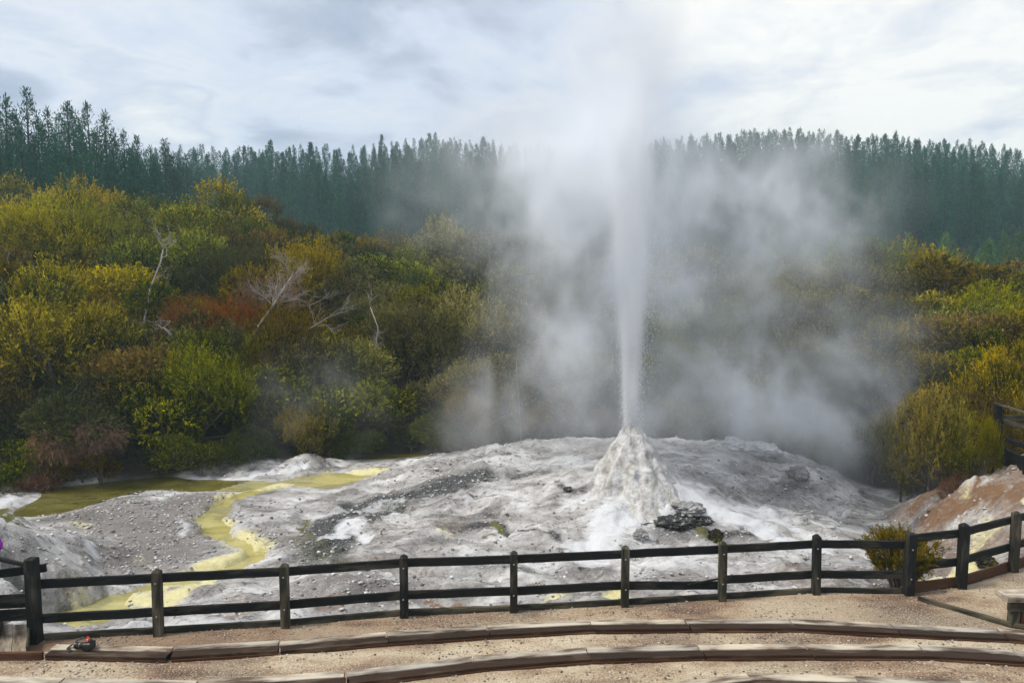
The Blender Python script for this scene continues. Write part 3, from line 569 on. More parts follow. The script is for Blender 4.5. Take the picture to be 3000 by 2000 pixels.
mb.obj('strap', rub, cam_t)
mb = MB(); mb.beam((.0, -.02, .115), (.045, -.03, .185), .045, .006, up=(0, -1, .2), n=2, ch=.001, jit=0); mb.obj('tag', red, cam_t)
mb = MB(); mb.beam((.018, -.031, .14), (.028, -.034, .155), .015, .008, up=(0, -1, .2), n=1, ch=.001, jit=0); mb.obj('tag_patch', simple('pale_print', (.8, .75, .7), .5), cam_t)
# ------------------------------------------------------------------ foliage generators
def unit(v): return v / (np.linalg.norm(v, axis=-1, keepdims=True) + 1e-9)
def blades(C, D, L, Wd, tint, droop=0.0):
    """pointed leaf sprays: C bases, D directions, L lengths, Wd widths -> verts, quads, tint"""
    n = len(C); D = unit(D); r = unit(np.cross(D, rng.normal(size=(n, 3)))); m = C + D * L[:, None] * .55 + np.array([0, 0, -1]) * (droop * L * .15)[:, None]; t = C + D * L[:, None] + np.array([0, 0, -1]) * (droop * L * .5)[:, None]
    V = np.stack([C, m - r * Wd[:, None] / 2, t, m + r * Wd[:, None] / 2], 1).reshape(-1, 3)
    return V, np.arange(n * 4).reshape(n, 4), np.repeat(tint, 4)
def clump_crown(seed, nc=11, nb=9000, rad=1.0, hgt=1.0, L=.16, Wd=.022, up=.7, spread=.55, flat=.75, twig=2.4):
    """a crown of many small leaf sprays gathered in uneven clumps"""
    g = np.random.default_rng(seed)
    th = g.uniform(0, 2 * np.pi, nc); rr = np.sqrt(g.uniform(.0, 1, nc)) * spread * rad; zc = hgt * (.22 + .58 * (1 - (rr / rad) ** 2) * g.uniform(.45, 1.1, nc)) + g.uniform(-.2, .1, nc) * hgt
    CC = np.stack([rr * np.cos(th), rr * np.sin(th), zc], -1); cr = g.uniform(.24, .46, nc) * rad
    k = g.integers(0, nc, nb // 9)   # sprays
    d = unit(g.normal(size=(len(k), 3)) + np.array([0, 0, .35])); q = g.uniform(.55, 1.0, len(k)) ** .6
    q = q * (1 + .25 * (vn3(d[:, 0] * 2.3 + k * 3.1, d[:, 1] * 2.3, d[:, 2] * 2.3 + seed) - .5) * 2)
    base = CC[k] + d * (cr[k] * q)[:, None] * np.array([1, 1, flat])
    dirs = unit(d * .8 + np.array([0, 0, up]) + g.normal(size=d.shape) * .3)
    sl = g.uniform(.7, 1.5, len(k)) * L * twig
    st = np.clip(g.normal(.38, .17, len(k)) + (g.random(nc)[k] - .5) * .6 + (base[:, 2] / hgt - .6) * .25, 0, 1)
    V = []; Fs = []; T = []; n0 = 0
    t = g.uniform(0, 1, (len(k), 9)); C = (base[:, None] + dirs[:, None] * (t * sl[:, None])[..., None]).reshape(-1, 3)
    Dn = (dirs[:, None] * 1.0 + g.normal(size=(len(k), 9, 3)) * .45).reshape(-1, 3)
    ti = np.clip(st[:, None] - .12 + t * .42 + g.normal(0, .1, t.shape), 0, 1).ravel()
    return blades(C, Dn, g.uniform(.6, 1.3, len(C)) * L, g.uniform(.7, 1.4, len(C)) * Wd, ti, .2), CC, cr
def trunk_mesh(seed, CC, hgt, r0=.05, name='trunk'):
    g = random.Random(seed); mb = MB(); b0 = np.array([0, 0, -.4])
    fork = np.array([g.uniform(-.08, .08), g.uniform(-.08, .08), .12 * hgt])
    mb.tube([b0, fork * .5, fork], [r0 * 1.3, r0 * 1.1, r0], 7)
    for c in CC[:8]:
        m1 = fork * .55 + c * .45 + np.array([g.uniform(-.1, .1), g.uniform(-.1, .1), -.05]) * hgt
        mb.tube([fork - (0, 0, .03), m1, c, c + np.array([g.uniform(-.2, .2), g.uniform(-.2, .2), .25])], [r0 * .7, r0 * .45, r0 * .22, r0 * .08], 5)
        for _ in range(2): mb.tube([m1, m1 + np.array([g.uniform(-.35, .35), g.uniform(-.35, .35), g.uniform(.1, .4)])], [r0 * .22, r0 * .06], 4)
    for _ in range(26):
        c = CC[g.randrange(len(CC))]; d = np.array([g.gauss(0, .5), g.gauss(0, .5), g.uniform(.2, 1)]); d /= np.linalg.norm(d); l = g.uniform(.3, .62)
        mb.tube([c, c + d * l * .6 + np.array([g.gauss(0, .03), g.gauss(0, .03), 0]), c + d * l], [r0 * .2, r0 * .14, r0 * .06], 3)
    return mb.mesh(name, True)
BV = []
for i in range(8):
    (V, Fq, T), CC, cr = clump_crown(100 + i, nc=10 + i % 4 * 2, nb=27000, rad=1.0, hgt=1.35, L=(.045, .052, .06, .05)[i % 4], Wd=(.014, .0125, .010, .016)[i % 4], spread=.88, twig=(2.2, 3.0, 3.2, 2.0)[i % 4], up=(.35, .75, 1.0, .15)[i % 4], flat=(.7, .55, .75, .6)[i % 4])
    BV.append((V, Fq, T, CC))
bush_mesh = {}
def bush(kind, mat, loc, s, sz, name='manuka_bush', label='', group='', cat='bush', v=None, rz=None):
    v = random.randrange(8) if v is None else v; key = (v, mat)
    if key not in bush_mesh:
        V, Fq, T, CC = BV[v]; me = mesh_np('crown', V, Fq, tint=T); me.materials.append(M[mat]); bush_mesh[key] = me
        if ('t', v) not in bush_mesh:
            tm = trunk_mesh(v, CC, 1.1, .035); tm.materials.append(M['bark']); bush_mesh[('t', v)] = tm
    e = empty(name, loc, random.uniform(0, 6.28) if rz is None else rz); e.scale = (s, s, sz)
    tag(e, label, cat, group)
    for nm, me in (('crown', bush_mesh[key]), ('trunk', bush_mesh[('t', v)])):
        o = bpy.data.objects.new(nm, me); COL.objects.link(o); o.parent = e
    return e
def hray(px, py, up=0.0):
    d = ray(px, py); ys = np.linspace(17, 120, 500); pts = EYE[None] + d[None] * (ys / d[1])[:, None]
    g = hill(pts[:, 0], pts[:, 1]) + up; k = int(np.argmax(pts[:, 2] <= g)) if (pts[:, 2] <= g).any() else 160
    p = pts[k].copy(); return p
# hillside bush cover
def pix(p):
    d = np.array(p) - EYE; cp_, sp_ = math.cos(PITCH), math.sin(PITCH); zc = d[1] * cp_ - d[2] * sp_; yc = d[1] * sp_ + d[2] * cp_
    return 1500 + F * d[0] / zc, 1000 - F * yc / zc
nb_ = 0
def region(px, py):
    v = 'low by the water' if py > 1180 else ('half way up' if py > 820 else 'high on the slope')
    h = ('at far left' if px < 450 else 'left of the leaning dead tree' if px < 780 else 'between dead trees and steam' if px < 1400 else 'veiled by steam behind the geyser' if px < 2150 else 'in thinning steam right of geyser' if px < 2600 else 'at right behind the raised path')
    return v + ', ' + h
ROWS = []
t = .35
while t < 34:
    sp_ = 1.95 + t * .06
    x = -44 + random.uniform(0, sp_)
    while x < 44:
        xx = x + random.uniform(-.5, .5) * sp_ * .6; tt = t + random.uniform(-.45, .45) * sp_ * .6
        yy = float(np.interp(xx, shX, shY)) + max(tt, .5)
        if yy > 12 and abs(xx) < yy * .76 + 1.5 and not (xx > 10.3 and yy < 20.5): ROWS.append((xx, yy, tt))
        x += sp_
    t += sp_ * .95
random.shuffle(ROWS)
cand = []
for (xx, yy, tt) in ROWS:
    s = random.uniform(1.5, 2.7) * (.5 + .5 * min(1, tt / 3.5)) * (1 + tt * .012); z = float(hill(xx, yy)) - .15
    px, py = pix((xx, yy, z + s)); cand.append((xx, yy, tt, s, z, px, py))
print('bush candidates', len(cand))
for (xx, yy, tt, s, z, px, py) in cand:
    u = random.random(); q = f2(xx * .12, yy * .12, 60.)
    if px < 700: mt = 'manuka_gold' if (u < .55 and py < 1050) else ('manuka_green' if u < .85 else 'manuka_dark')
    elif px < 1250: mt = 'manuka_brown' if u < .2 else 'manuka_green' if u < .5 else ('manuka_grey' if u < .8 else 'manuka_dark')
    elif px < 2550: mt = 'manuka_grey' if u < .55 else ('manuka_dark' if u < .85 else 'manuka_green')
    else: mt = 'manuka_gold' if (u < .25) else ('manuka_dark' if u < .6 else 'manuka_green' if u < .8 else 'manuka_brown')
    if 480 < px < 900 and 850 < py < 1000 and u > .6: mt = 'rusty' if u < .8 else 'manuka_brown'
    if random.random() < .10: mt = 'manuka_brown'
    nm = {'manuka_gold': 'golden olive feathery bush', 'manuka_brown': 'olive brown feathery bush', 'manuka_green': 'mossy green feathery bush', 'manuka_grey': 'grey green hazy bush', 'manuka_dark': 'dark green dense bush', 'rusty': 'rusty orange bush', 'drybrown': 'dry brown bush'}[mt]
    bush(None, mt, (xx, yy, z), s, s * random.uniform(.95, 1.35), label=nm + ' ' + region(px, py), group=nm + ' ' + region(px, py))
# ------------------------------------------------------------------ pines
def pine_mesh(seed, H=20.0, dens=1.0, R0=3.0, bl=.55, bw=.13, young=False):
    g = np.random.default_rng(seed); C = []; D = []; T = []; z = H * (.10 if not young else .03); 
    while z < H * .985:
        f = 1 - z / H; R_ = R0 * (min(1, f * 1.75 + .01) ** 1.1) * (.7 + .6 * g.random()) if not young else R0 * (f ** .8) * (.8 + .4 * g.random())
        R_ = max(R_, .16); nbr = int(5 + 3 * g.random())
        for b in range(nbr):
            a = g.uniform(0, 2 * np.pi); rl = R_ * g.uniform(.6, 1.15); rise = .35 + .5 * (1 - f)
            n = max(5, int(rl * 9 * dens)); t_ = g.uniform(.15, 1, n) ** .7; dr = np.array([np.cos(a), np.sin(a), 0])
            pts = dr[None] * (rl * t_)[:, None] + np.stack([np.zeros(n), np.zeros(n), z + rl * rise * t_ ** 1.6 - (.25 * f * rl) * t_], -1) + g.normal(0, .13, (n, 3)) * (1 + .4 * rl)
            C.append(pts); D.append(dr[None] * .5 + np.array([0, 0, .75]) + g.normal(0, .5, (n, 3))); T.append(np.clip(g.normal(.35, .16, n) + t_ * .25, 0, 1))
            # upright candle at the branch tip
            k = 5; tip = dr * rl + np.array([0, 0, z + rl * rise - .25 * f * rl]); C.append(tip + g.normal(0, .08, (k, 3)) + np.linspace(0, .4, k)[:, None] * np.array([0, 0, 1])); D.append(np.array([0, 0, 1.]) + g.normal(0, .35, (k, 3))); T.append(np.clip(g.normal(.65, .15, k), 0, 1))
        z += (.52 + .25 * g.random()) * (H / 20) ** .5 * (1 if not young else .7)
    n = 14; zt = np.linspace(H * .93, H, n); C.append(np.stack([g.normal(0, .06, n), g.normal(0, .06, n), zt], -1)); D.append(np.array([0, 0, 1.]) + g.normal(0, .3, (n, 3))); T.append(np.full(n, .55))
    C = np.concatenate(C); D = np.concatenate(D); T = np.concatenate(T)
    return blades(C, D, g.uniform(.6, 1.3, len(C)) * bl, g.uniform(.7, 1.3, len(C)) * bw, T)
PV = []
for i in range(7):
    V, Fq, T = pine_mesh(300 + i, 20, 1.15, random.uniform(2.5, 3.2), .5, .15); me = mesh_np('crown', V, Fq, tint=T); me.materials.append(M['pine'])
    mb = MB(); mb.tube([(0, 0, -1.5), (.05, 0, 6), (0, .05, 14), (0, 0, 19.3)], [.26, .2, .11, .02], 6); tm = mb.mesh('trunk', True); tm.materials.append(M['pinebark']); PV.append((me, tm, (V, Fq, T)))
NPV = []
for i in range(5):
    V, Fq, T = pine_mesh(330 + i, 14, 2.6, random.uniform(2.0, 2.5), .34, .075); me = mesh_np('crown', V, Fq, tint=T); me.materials.append(M['pine'])
    mb = MB(); mb.tube([(0, 0, -1.5), (.05, 0, 5), (0, .05, 10), (0, 0, 13.6)], [.2, .15, .08, .015], 6); tm = mb.mesh('trunk', True); tm.materials.append(M['pinebark']); NPV.append((me, tm))
YPV = []
for i in range(4):
    V, Fq, T = pine_mesh(360 + i, 6, 1.6, 1.5, .34, .08, True); me = mesh_np('crown', V, Fq, tint=T); me.materials.append(M['pine_young'])
    mb = MB(); mb.tube([(0, 0, -1.), (0, .03, 3), (0, 0, 5.8)], [.08, .05, .01], 6); tm = mb.mesh('trunk', True); tm.materials.append(M['pinebark']); YPV.append((me, tm))
def pine(var, loc, s, sz, label, group, parts=True):
    if parts:
        e = empty('pine_tree', loc, random.uniform(0, 6.28)); e.scale = (s, s, sz); tag(e, label, 'pine tree', group)
        for nm, me in (('crown', var[0]), ('trunk', var[1])):
            o = bpy.data.objects.new(nm, me); COL.objects.link(o); o.parent = e
    else:
        o = bpy.data.objects.new('pine_tree', var[0]); COL.objects.link(o); o.location = loc; o.rotation_euler = (0, 0, random.uniform(0, 6.28)); o.scale = (s, s, sz); tag(o, label, 'pine tree', group)
# tall dark group at the left: (top px, top py, Y)
LP = [(15,282,62),(75,262,62),(138,318,66),(170,330,70),(195,303,64),(212,318,72),(255,308,64),(305,328,62),(360,382,64),(400,402,66),(42,330,70),(110,350,68),(-40,300,64),(-10,330,58),(230,370,60),(330,400,60),(280,390,58),(60,370,57),(160,390,57),(100,400,54),(20,400,54),(482,412,78),(440,430,72),(505,445,80),(385,440,62),(452,470,64),(545,455,92),(575,440,96)]
for k, (px, py, Y) in enumerate(LP):
    tp = Q(px, py, Y); z = float(hill(tp[0], tp[1])) - .3; h = tp[2] - z
    where = 'tallest of the left pines, topping its ridge' if k == 1 else 'second tallest left pine, at the very edge' if k == 0 else ('tall dark pine in the close group above the golden bush at far left' if k < 21 else 'dark pine where the left group steps down to the far forest')
    pine(NPV[k % 5], (tp[0], tp[1], z), h / 14 * random.uniform(.9, 1.1), h / 14, where, None if k < 2 else ('close left pines' if k < 21 else 'stepped pines'))
skyl = [(-50,430),(400,440),(560,430),(750,425),(900,430),(1000,440),(1240,405),(1500,425),(1700,440),(1900,420),(2150,385),(2260,382),(2400,392),(2600,400),(2800,418),(3050,445)]
kx = [a for a, b in skyl]; ky = [b for a, b in skyl]
far_list = []
for row, Y0 in enumerate((112, 119, 126, 134, 143)):
    x = -Y0 * .74 + random.uniform(0, 3)
    while x < Y0 * .74:
        px0 = 1500 + F * x / Y0
        Y = Y0 + random.uniform(-2, 2)
        if px0 > 330:
            jit = random.gauss(0, 10) + (random.random() < .07) * -22
            sk = np.interp(px0, kx, ky) + 8
            if px0 < 950: sk = np.interp(px0, [400, 600, 800, 950], [500, 495, 470, 450]) - row * 9
            py = sk + jit + (4 - row) * (21 if px0 > 950 else 12)
            far_list.append((px0, py, Y, row))
        x += random.choice([1.4, 2.2, 3.2, 4.2, 5.4])
print('far pines', len(far_list))
for (px, py, Y, row) in far_list:
    tp = Q(px, py, Y); z = float(hill(tp[0], tp[1])) - .3; h = tp[2] - z
    w = 'left of centre above the bush' if px < 1000 else 'in the centre behind the drifting steam' if px < 1700 else 'just right of the geyser plume' if px < 2200 else 'on the clear right side of the ridge'
    d = 'front' if row < 2 else 'back'
    lab = 'tall dark pine of the %s rows %s' % (d, w)
    pine(PV[random.randrange(7)], (tp[0], tp[1], z), max(h / 20, .6) * random.uniform(.8, 1.1), h / 20, lab, lab, parts=row < 2)
for k in range(46):
    px = random.uniform(2130, 3060); py = 705 + random.uniform(-22, 45); Y = random.uniform(76, 98)
    tp = Q(px, py, Y); h = random.uniform(4.2, 7.2); z = tp[2] - h
    lab = 'young bright green pine below the tall forest at right'
    pine(YPV[k % 4], (tp[0], tp[1], z), h / 6, h / 6, lab, 'young pines')
# remaining forest mass behind
Vs = []; Fs_ = []; Ts = []; n0 = 0
for Y0 in (115.5, 122, 130, 138, 148, 155, 163, 172, 182, 194, 206):
    x = -Y0 * .8
    while x < Y0 * .8:
        px0 = 1500 + F * x / Y0; V, Fq, T = PV[random.randrange(7)][2]; k = np.sort(rng.choice(len(Fq), int(len(Fq) * (.4 if Y0 > 145 else .55)), replace=False)); Vq = V.reshape(-1, 4, 3)[k].reshape(-1, 3)
        Y = Y0 + random.uniform(-3, 3); py = np.interp(px0, kx, ky) + random.gauss(0, 9) + 4 + (0 if Y0 > 190 else 8 if Y0 > 145 else (145 - Y0) * 2.6 + 12) + (px0 < 900) * random.gauss(6, 4)
        tp = Q(px0, py, Y); z = float(hill(tp[0], tp[1])) - .5; h = max(tp[2] - z, 8)
        a = random.uniform(0, 6.28); ca, sa_ = math.cos(a), math.sin(a); q = Vq * (h / 20 * .9, h / 20 * .9, h / 20); q = np.stack([q[:, 0] * ca - q[:, 1] * sa_, q[:, 0] * sa_ + q[:, 1] * ca, q[:, 2]], -1) + (tp[0], tp[1], z)
        Vs.append(q); Fs_.append(np.arange(len(q)).reshape(-1, 4) + n0); n0 += len(q); Ts.append(T.reshape(-1, 4)[k].ravel()); x += random.uniform(2.4, 3.8) * (1 if Y0 > 145 else 1.5)
me = mesh_np('pine_forest', np.concatenate(Vs), np.concatenate(Fs_), tint=np.concatenate(Ts))
tag(link('pine_forest', me, M['pine']), 'misty mass of pine forest on the ridge behind the individual pines', 'forest', None, 'stuff')
# ------------------------------------------------------------------ special plants
# right side: big olive shrub with bright yellow green young growth
def special_bush(px, py, Y, s, sz, mat, label, v, name='manuka_bush', up=0.0, cat='shrub', nb=22000, L=.05, Wd=.010, rad=1.0, upw=.9, twig=3.0, stems=True, z=None):
    c = Q(px, py, Y); zz = float(near_z(np.array([c[0]]), np.array([Y]))[0]) if z is None else z
    (V, Fq, T), CC, cr = clump_crown(500 + v, nc=12, nb=nb, rad=rad, hgt=1.1, L=L, Wd=Wd, up=upw, spread=.6, twig=twig)
    e = empty(name, (c[0], Y, zz - .05)); e.scale = (s, s, sz); tag(e, label, cat)
    link('crown', mesh_np('crown', V, Fq, tint=T), M[mat], e)
    if stems:
        tm = trunk_mesh(v, CC, 1.1, .03); link('trunk', tm, M['bark'], e)
    return e
special_bush(2840, 1370, 18.8, 1.35, 2.75, 'manuka_brown', 'tall olive brown bush at the right, left of the raised path', 1)
special_bush(3040, 1330, 20.6, 1.5, 2.5, 'manuka_gold', 'olive bush rising behind the raised path fence at the right edge', 2)
special_bush(2725, 1395, 18.0, 1.0, 2.45, 'manuka_brown', 'brown olive bush on the left flank of the big right bush', 3)
special_bush(2765, 1380, 17.8, .62, 1.75, 'yellowgreen', 'bright yellow green young bush under the big right bush', 4, nb=12000, L=.09)
special_bush(2880, 1365, 16.7, .40, 1.3, 'yellowgreen', 'bright yellow green bush pressed against the raised path fence', 5, nb=10000, L=.09)
special_bush(2830, 1375, 17.2, .7, .8, 'drybrown', 'low dry brown scrub beneath the yellow green bushes', 6, nb=9000)
special_bush(2640, 1420, 19.6, 1.0, 2.2, 'manuka_grey', 'grey green bush half lost in steam by the right basin', 7)
special_bush(2560, 1400, 21.0, .9, 1.7, 'manuka_grey', 'small pale bush in the steam at the basin edge', 8)
special_bush(2930, 1200, 21.5, 1.7, 3.2, 'manuka_gold', 'large golden bush higher up at the right edge', 9)
# near round shrub behind the fence with bare lower stems
def vase_shrub(px, pyb, pyt, halfw_px, label):
    z0 = -.3; b = P(px, pyb, z0); Y = b[1]; top = Q(px, pyt, Y); H = top[2] - z0; Wr = halfw_px * Y / F; e = empty('round_shrub', b); tag(e, label, 'shrub')
    mb = MB(); C = []; D = []; T = []
    g = np.random.default_rng(9)
    for i in range(95):
        a = g.uniform(0, 6.28); r_ = math.sqrt(g.random()) * Wr * .95; hh = H * (.9 - .28 * (r_ / Wr) ** 2) * g.uniform(.85, 1.04); tip = np.array([math.cos(a) * r_, math.sin(a) * r_, hh])
        m1 = np.array([math.cos(a) * r_ * .45, math.sin(a) * r_ * .45, hh * .42]) + g.normal(0, .02, 3)
        base = np.array([g.normal(0, .05), g.normal(0, .05), -.05]); mb.tube([base, base * .5 + m1 * .5 + g.normal(0, .015, 3), m1, m1 * .5 + tip * .5 + g.normal(0, .02, 3), tip * .97], [.014, .011, .009, .006, .003], 4)
        for k in range(10):
            t = g.uniform(.45, 1.0); p0 = m1 + (tip - m1) * ((t - .4) / .6); d = unit(tip - m1 + g.normal(0, .35, 3)); l = g.uniform(.08, .2)
            n = 60; tt = g.uniform(0, 1, n); C.append(p0 + d * (l * tt)[:, None] + g.normal(0, .008, (n, 3))); D.append(d * .8 + g.normal(0, .6, (n, 3)) + np.array([0, 0, .3])); T.append(np.clip(g.normal(.35, .12) + g.normal(0, .12, n) + .25 * (t - .6), 0, 1))
    C = np.concatenate(C); D = np.concatenate(D); T = np.concatenate(T); V, Fq, T = blades(C, D, g.uniform(.6, 1.2, len(C)) * .035, g.uniform(.7, 1.3, len(C)) * .009, T)
    link('crown', mesh_np('crown', V, Fq, tint=T), M['shrub_front'], e); mb.obj('stems', M['greytwig'], e, True)
vase_shrub(2636, 1738, 1535, 124, 'round olive and orange shrub with bare twiggy stems right behind the fence corner')
# dead and pale trees
def limb(mb, a, b, r0, r1, n=5, wob=.05):
    a = np.array(a, float); b = np.array(b, float); L = np.linalg.norm(b - a); pts = []; rs = []
    for i in range(n + 1):
        t = i / n; w = np.array([random.gauss(0, 1), random.gauss(0, .6), random.gauss(0, 1)]) * wob * L * math.sin(math.pi * t); pts.append(a * (1 - t) + b * t + w); rs.append(r0 * (1 - t) + r1 * t)
    mb.tube(pts, rs, 5); return pts
def twigs(mb, pts, r, L, depth, n=4, up=.3, bias=(0, 0, 0)):
    for i in range(n):
        k = random.randint(max(1, len(pts) // 3), len(pts) - 1); p = pts[k]; ax_ = unit(pts[k] - pts[k - 1]); d = ax_ * .9 + np.array([random.gauss(0, .75), random.gauss(0, .5), random.gauss(up * .6, .6)]) + np.array(bias); d /= np.linalg.norm(d)
        q = limb(mb, p, p + d * L * random.uniform(.6, 1.2), r, r * .35, 4, .07)
        if depth: twigs(mb, q, r * .5, L * .62, depth - 1, n, up, bias)
def dead_tree(pxs, label, r=.05, L=.7, depth=2, n=4, up=.3, mat='deadwood', cat='dead tree', lift=2.6, bias=(0, 0, 0), Yd=None):
    """pxs: main stem followed in the survey photo from the foot upwards; the foot is carried down to the slope"""
    foot = hray(pxs[0][0], pxs[0][1], lift); Y = foot[1] if Yd is None else Yd; r = r * .55
    e0 = Q(pxs[0][0], pxs[0][1], Y); gz = float(hill(e0[0], Y)); e = empty('dead_tree', (e0[0], Y, gz)); tag(e, label, cat); o = -np.array([e0[0], Y, gz])
    qs = [Q(a, b, Y + .12 * i) + o for i, (a, b) in enumerate(pxs)]; d0 = unit(qs[0] - qs[1]); d0[2] = min(d0[2], -.6); k_ = min(1.0, max(.2, (e0[2] - gz) * .5)); kn = qs[0] + d0 * k_
    pts = [np.array([kn[0] + d0[0] * .3, kn[1], -.3]), kn] + qs
    if Yd is None and e0[2] - gz > .8 and Y > 26:
        for dx in (-.5, .6): bush(None, random.choice(['manuka_green', 'manuka_gold', 'manuka_grey']), (e0[0] + dx + o[0] * 0, Y - .9, gz - .25), 1.25, (e0[2] - gz + .25) / 1.25, label='bush hiding the foot of the ' + label.split(' in the ')[0].split(' beside ')[0].split(' on the ')[0], group='bushes at the feet of dead trees')
    mt = MB(); rr = [r * 1.3, r * 1.2] + [r * (1 - .6 * i / len(pxs)) for i in range(len(pxs))]; mt.tube(pts, rr, 7); mt.obj('trunk', M[mat], e, True)
    mb = MB(); mb.tube(pts[2:], [r * .3] * len(pts[2:]), 5); twigs(mb, pts[3:] if len(pts) > 4 else pts[2:], r * .45, L, depth, n, up, bias); mb.obj('branches', M[mat], e, True); return e, Y
dead_tree([(430,905),(440,850),(450,820),(470,770),(478,730)], 'pale slender tree trunk with silvery bark on the left slope', .075, .8, 2, 4, .8)
dead_tree([(735,990),(775,930),(800,895),(835,840),(860,800)], 'leaning bare white dead tree with twiggy top beside the rusty scrub', .085, .85, 2, 7, .6)
dead_tree([(812,1000),(811,930),(814,870),(812,800)], 'thin upright bare stem between the two leaning dead trees', .03, .4, 1, 4, .2, 'greytwig')
dead_tree([(858,1005),(880,975),(920,955),(960,930)], 'low white branch leaning right of the leaning dead tree', .05, .7, 2, 4, .2, bias=(.6, 0, 0))
dead_tree([(925,960),(915,920),(905,895),(940,880)], 'small bare forked branch above the low white branch', .035, .55, 2, 4, .1)
dead_tree([(1115,1140),(1118,1080),(1100,1020),(1108,960),(1085,900)], 'twisted pale trunk standing in the middle of the bush slope', .06, .6, 2, 4, .2, bias=(0, 0, 0), Yd=27.5)
dead_tree([(520,1010),(505,985),(480,960),(500,940)], 'tangle of bare white branches below the pale slender trunk', .035, .6, 2, 4, -.1, bias=(.3, 0, -.2))
dead_tree([(1520,1180),(1515,1120),(1512,1060)], 'faint bare sapling showing through the edge of the steam', .02, .5, 2, 3, .3, Yd=26.)
dead_tree([(1440,1240),(1470,1222),(1500,1212)], 'white dead branch lying low near the steam, left of the geyser', .02, .4, 2, 4, .1, Yd=25.2)
dead_tree([(1200,1365),(1200,1340),(1205,1322)], 'small bare white twig standing behind the sinter rim', .02, .35, 2, 4, .5, Yd=24.8)
dead_tree([(300,1230),(330,1215),(355,1222)], 'thin bent dead branches above the hanging brown brush', .018, .5, 2, 4, .1, 'greytwig', Yd=21.6)
dead_tree([(2310,950),(2320,900),(2300,860)], 'bare twiggy sapling in the steam right of the geyser', .025, .6, 2, 4, .3, 'greytwig')
def brush(px, py, Y, s, mat, label, seed, down=True, name='dry_brush', L=.16, nb=6000, flatz=.8):
    g = np.random.default_rng(seed); c = Q(px, py, Y); n = nb // 10; d = unit(g.normal(size=(n, 3)) * (1, 1, .7)); b = d * (g.uniform(.2, 1, n) ** .6)[:, None] * s * (1, 1, flatz)
    dirs = unit(d * .7 + np.array([0, 0, -.8 if down else .9]) + g.normal(size=(n, 3)) * .35); t = g.uniform(0, 1, (n, 10)); C = (b[:, None] + dirs[:, None] * (t * L * 2.5)[..., None]).reshape(-1, 3)
    D = (dirs[:, None] + g.normal(size=(n, 10, 3)) * .4).reshape(-1, 3); T = np.clip(g.normal(.5, .2, (n, 1)) + g.normal(0, .1, (n, 10)), 0, 1).ravel()
    V, Fq, T = blades(C, D, g.uniform(.6, 1.3, len(C)) * L, g.uniform(.6, 1.3, len(C)) * .014, T); gz = float(hill(c[0], Y)) if Y > 20 else c[2] - s
    e = empty(name, (c[0], Y, min(gz, c[2] - s * .5))); off = np.array([0, 0, c[2] - min(gz, c[2] - s * .5)]); tag(e, label, 'shrub'); link('twigs', mesh_np('twigs', V + off, Fq, tint=T), M[mat], e)
    mb = MB(); 
    for i in range(6): mb.tube([(0, 0, -.2), np.array([g.normal(0, .12), g.normal(0, .1), .5 * off[2]]), off + g.normal(0, .35, 3) * s], [.03, .022, .008], 5)
    mb.obj('stem', M['greytwig'], e, True)
yb = hray(230, 1290, 1.2)[1]; brush(170, 1290, yb - .2, .75, 'drybrown', 'hanging dry brown brush low in the left bush', 1, L=.13); brush(290, 1265, yb, .65, 'drybrown', 'smaller dry brown brush right of the hanging one', 2, L=.13)
y_ = hray(610, 930, 2.4)[1]; brush(560, 935, y_, 1.0, 'rusty', 'rust orange scrub patch below the pale slender trunk', 3, False); brush(680, 940, y_, 1.0, 'rusty', 'rust red scrub just left of the leaning dead tree', 4, False); brush(780, 880, y_ + .8, 1.2, 'drybrown', 'brown dead scrub behind the leaning dead tree', 5, False); brush(630, 990, y_ - .5, .6, 'drybrown', 'dry grass hanging under the rust orange scrub', 6)
brush(600, 1335, 24.3, .32, 'tussock', 'orange dry tussock on the far side of the sinter islet', 7, False, 'tussock', .2, 2600, 1.0); brush(640, 1310, 24.6, .4, 'drybrown', 'grey spiky dead shrub beside the orange tussock', 8, False)
y_ = hray(1380, 1310, 1.0)[1]; brush(1370, 1305, 24.8, .7, 'drybrown', 'reddish dead brush where the bush meets the sinter mound', 9); brush(900, 1340, 24.8, .5, 'drybrown', 'brown twiggy brush behind the sinter islet', 10); brush(110, 1430, 20.6, .4, 'drybrown', 'small reddish brown brush by the pond at far left', 11, False)
y_ = hray(480, 860, 2.6)[1]; special_bush(480, 885, y_ - .3, .75, .7, 'brightgreen', 'bright fresh green bush at the foot of the pale trunk', 12, nb=5000, L=.11, Wd=.05, z=float(hray(480, 885, 2.2)[2]) - .4, twig=1.4)
y_ = hray(590, 880, 2.6)[1]; special_bush(590, 890, y_ - .3, .5, .4, 'brightgreen', 'small bright green leafy sprig right of the fresh green bush', 13, nb=2500, L=.11, Wd=.05, z=float(hray(590, 890, 2.2)[2]) - .3, twig=1.4)
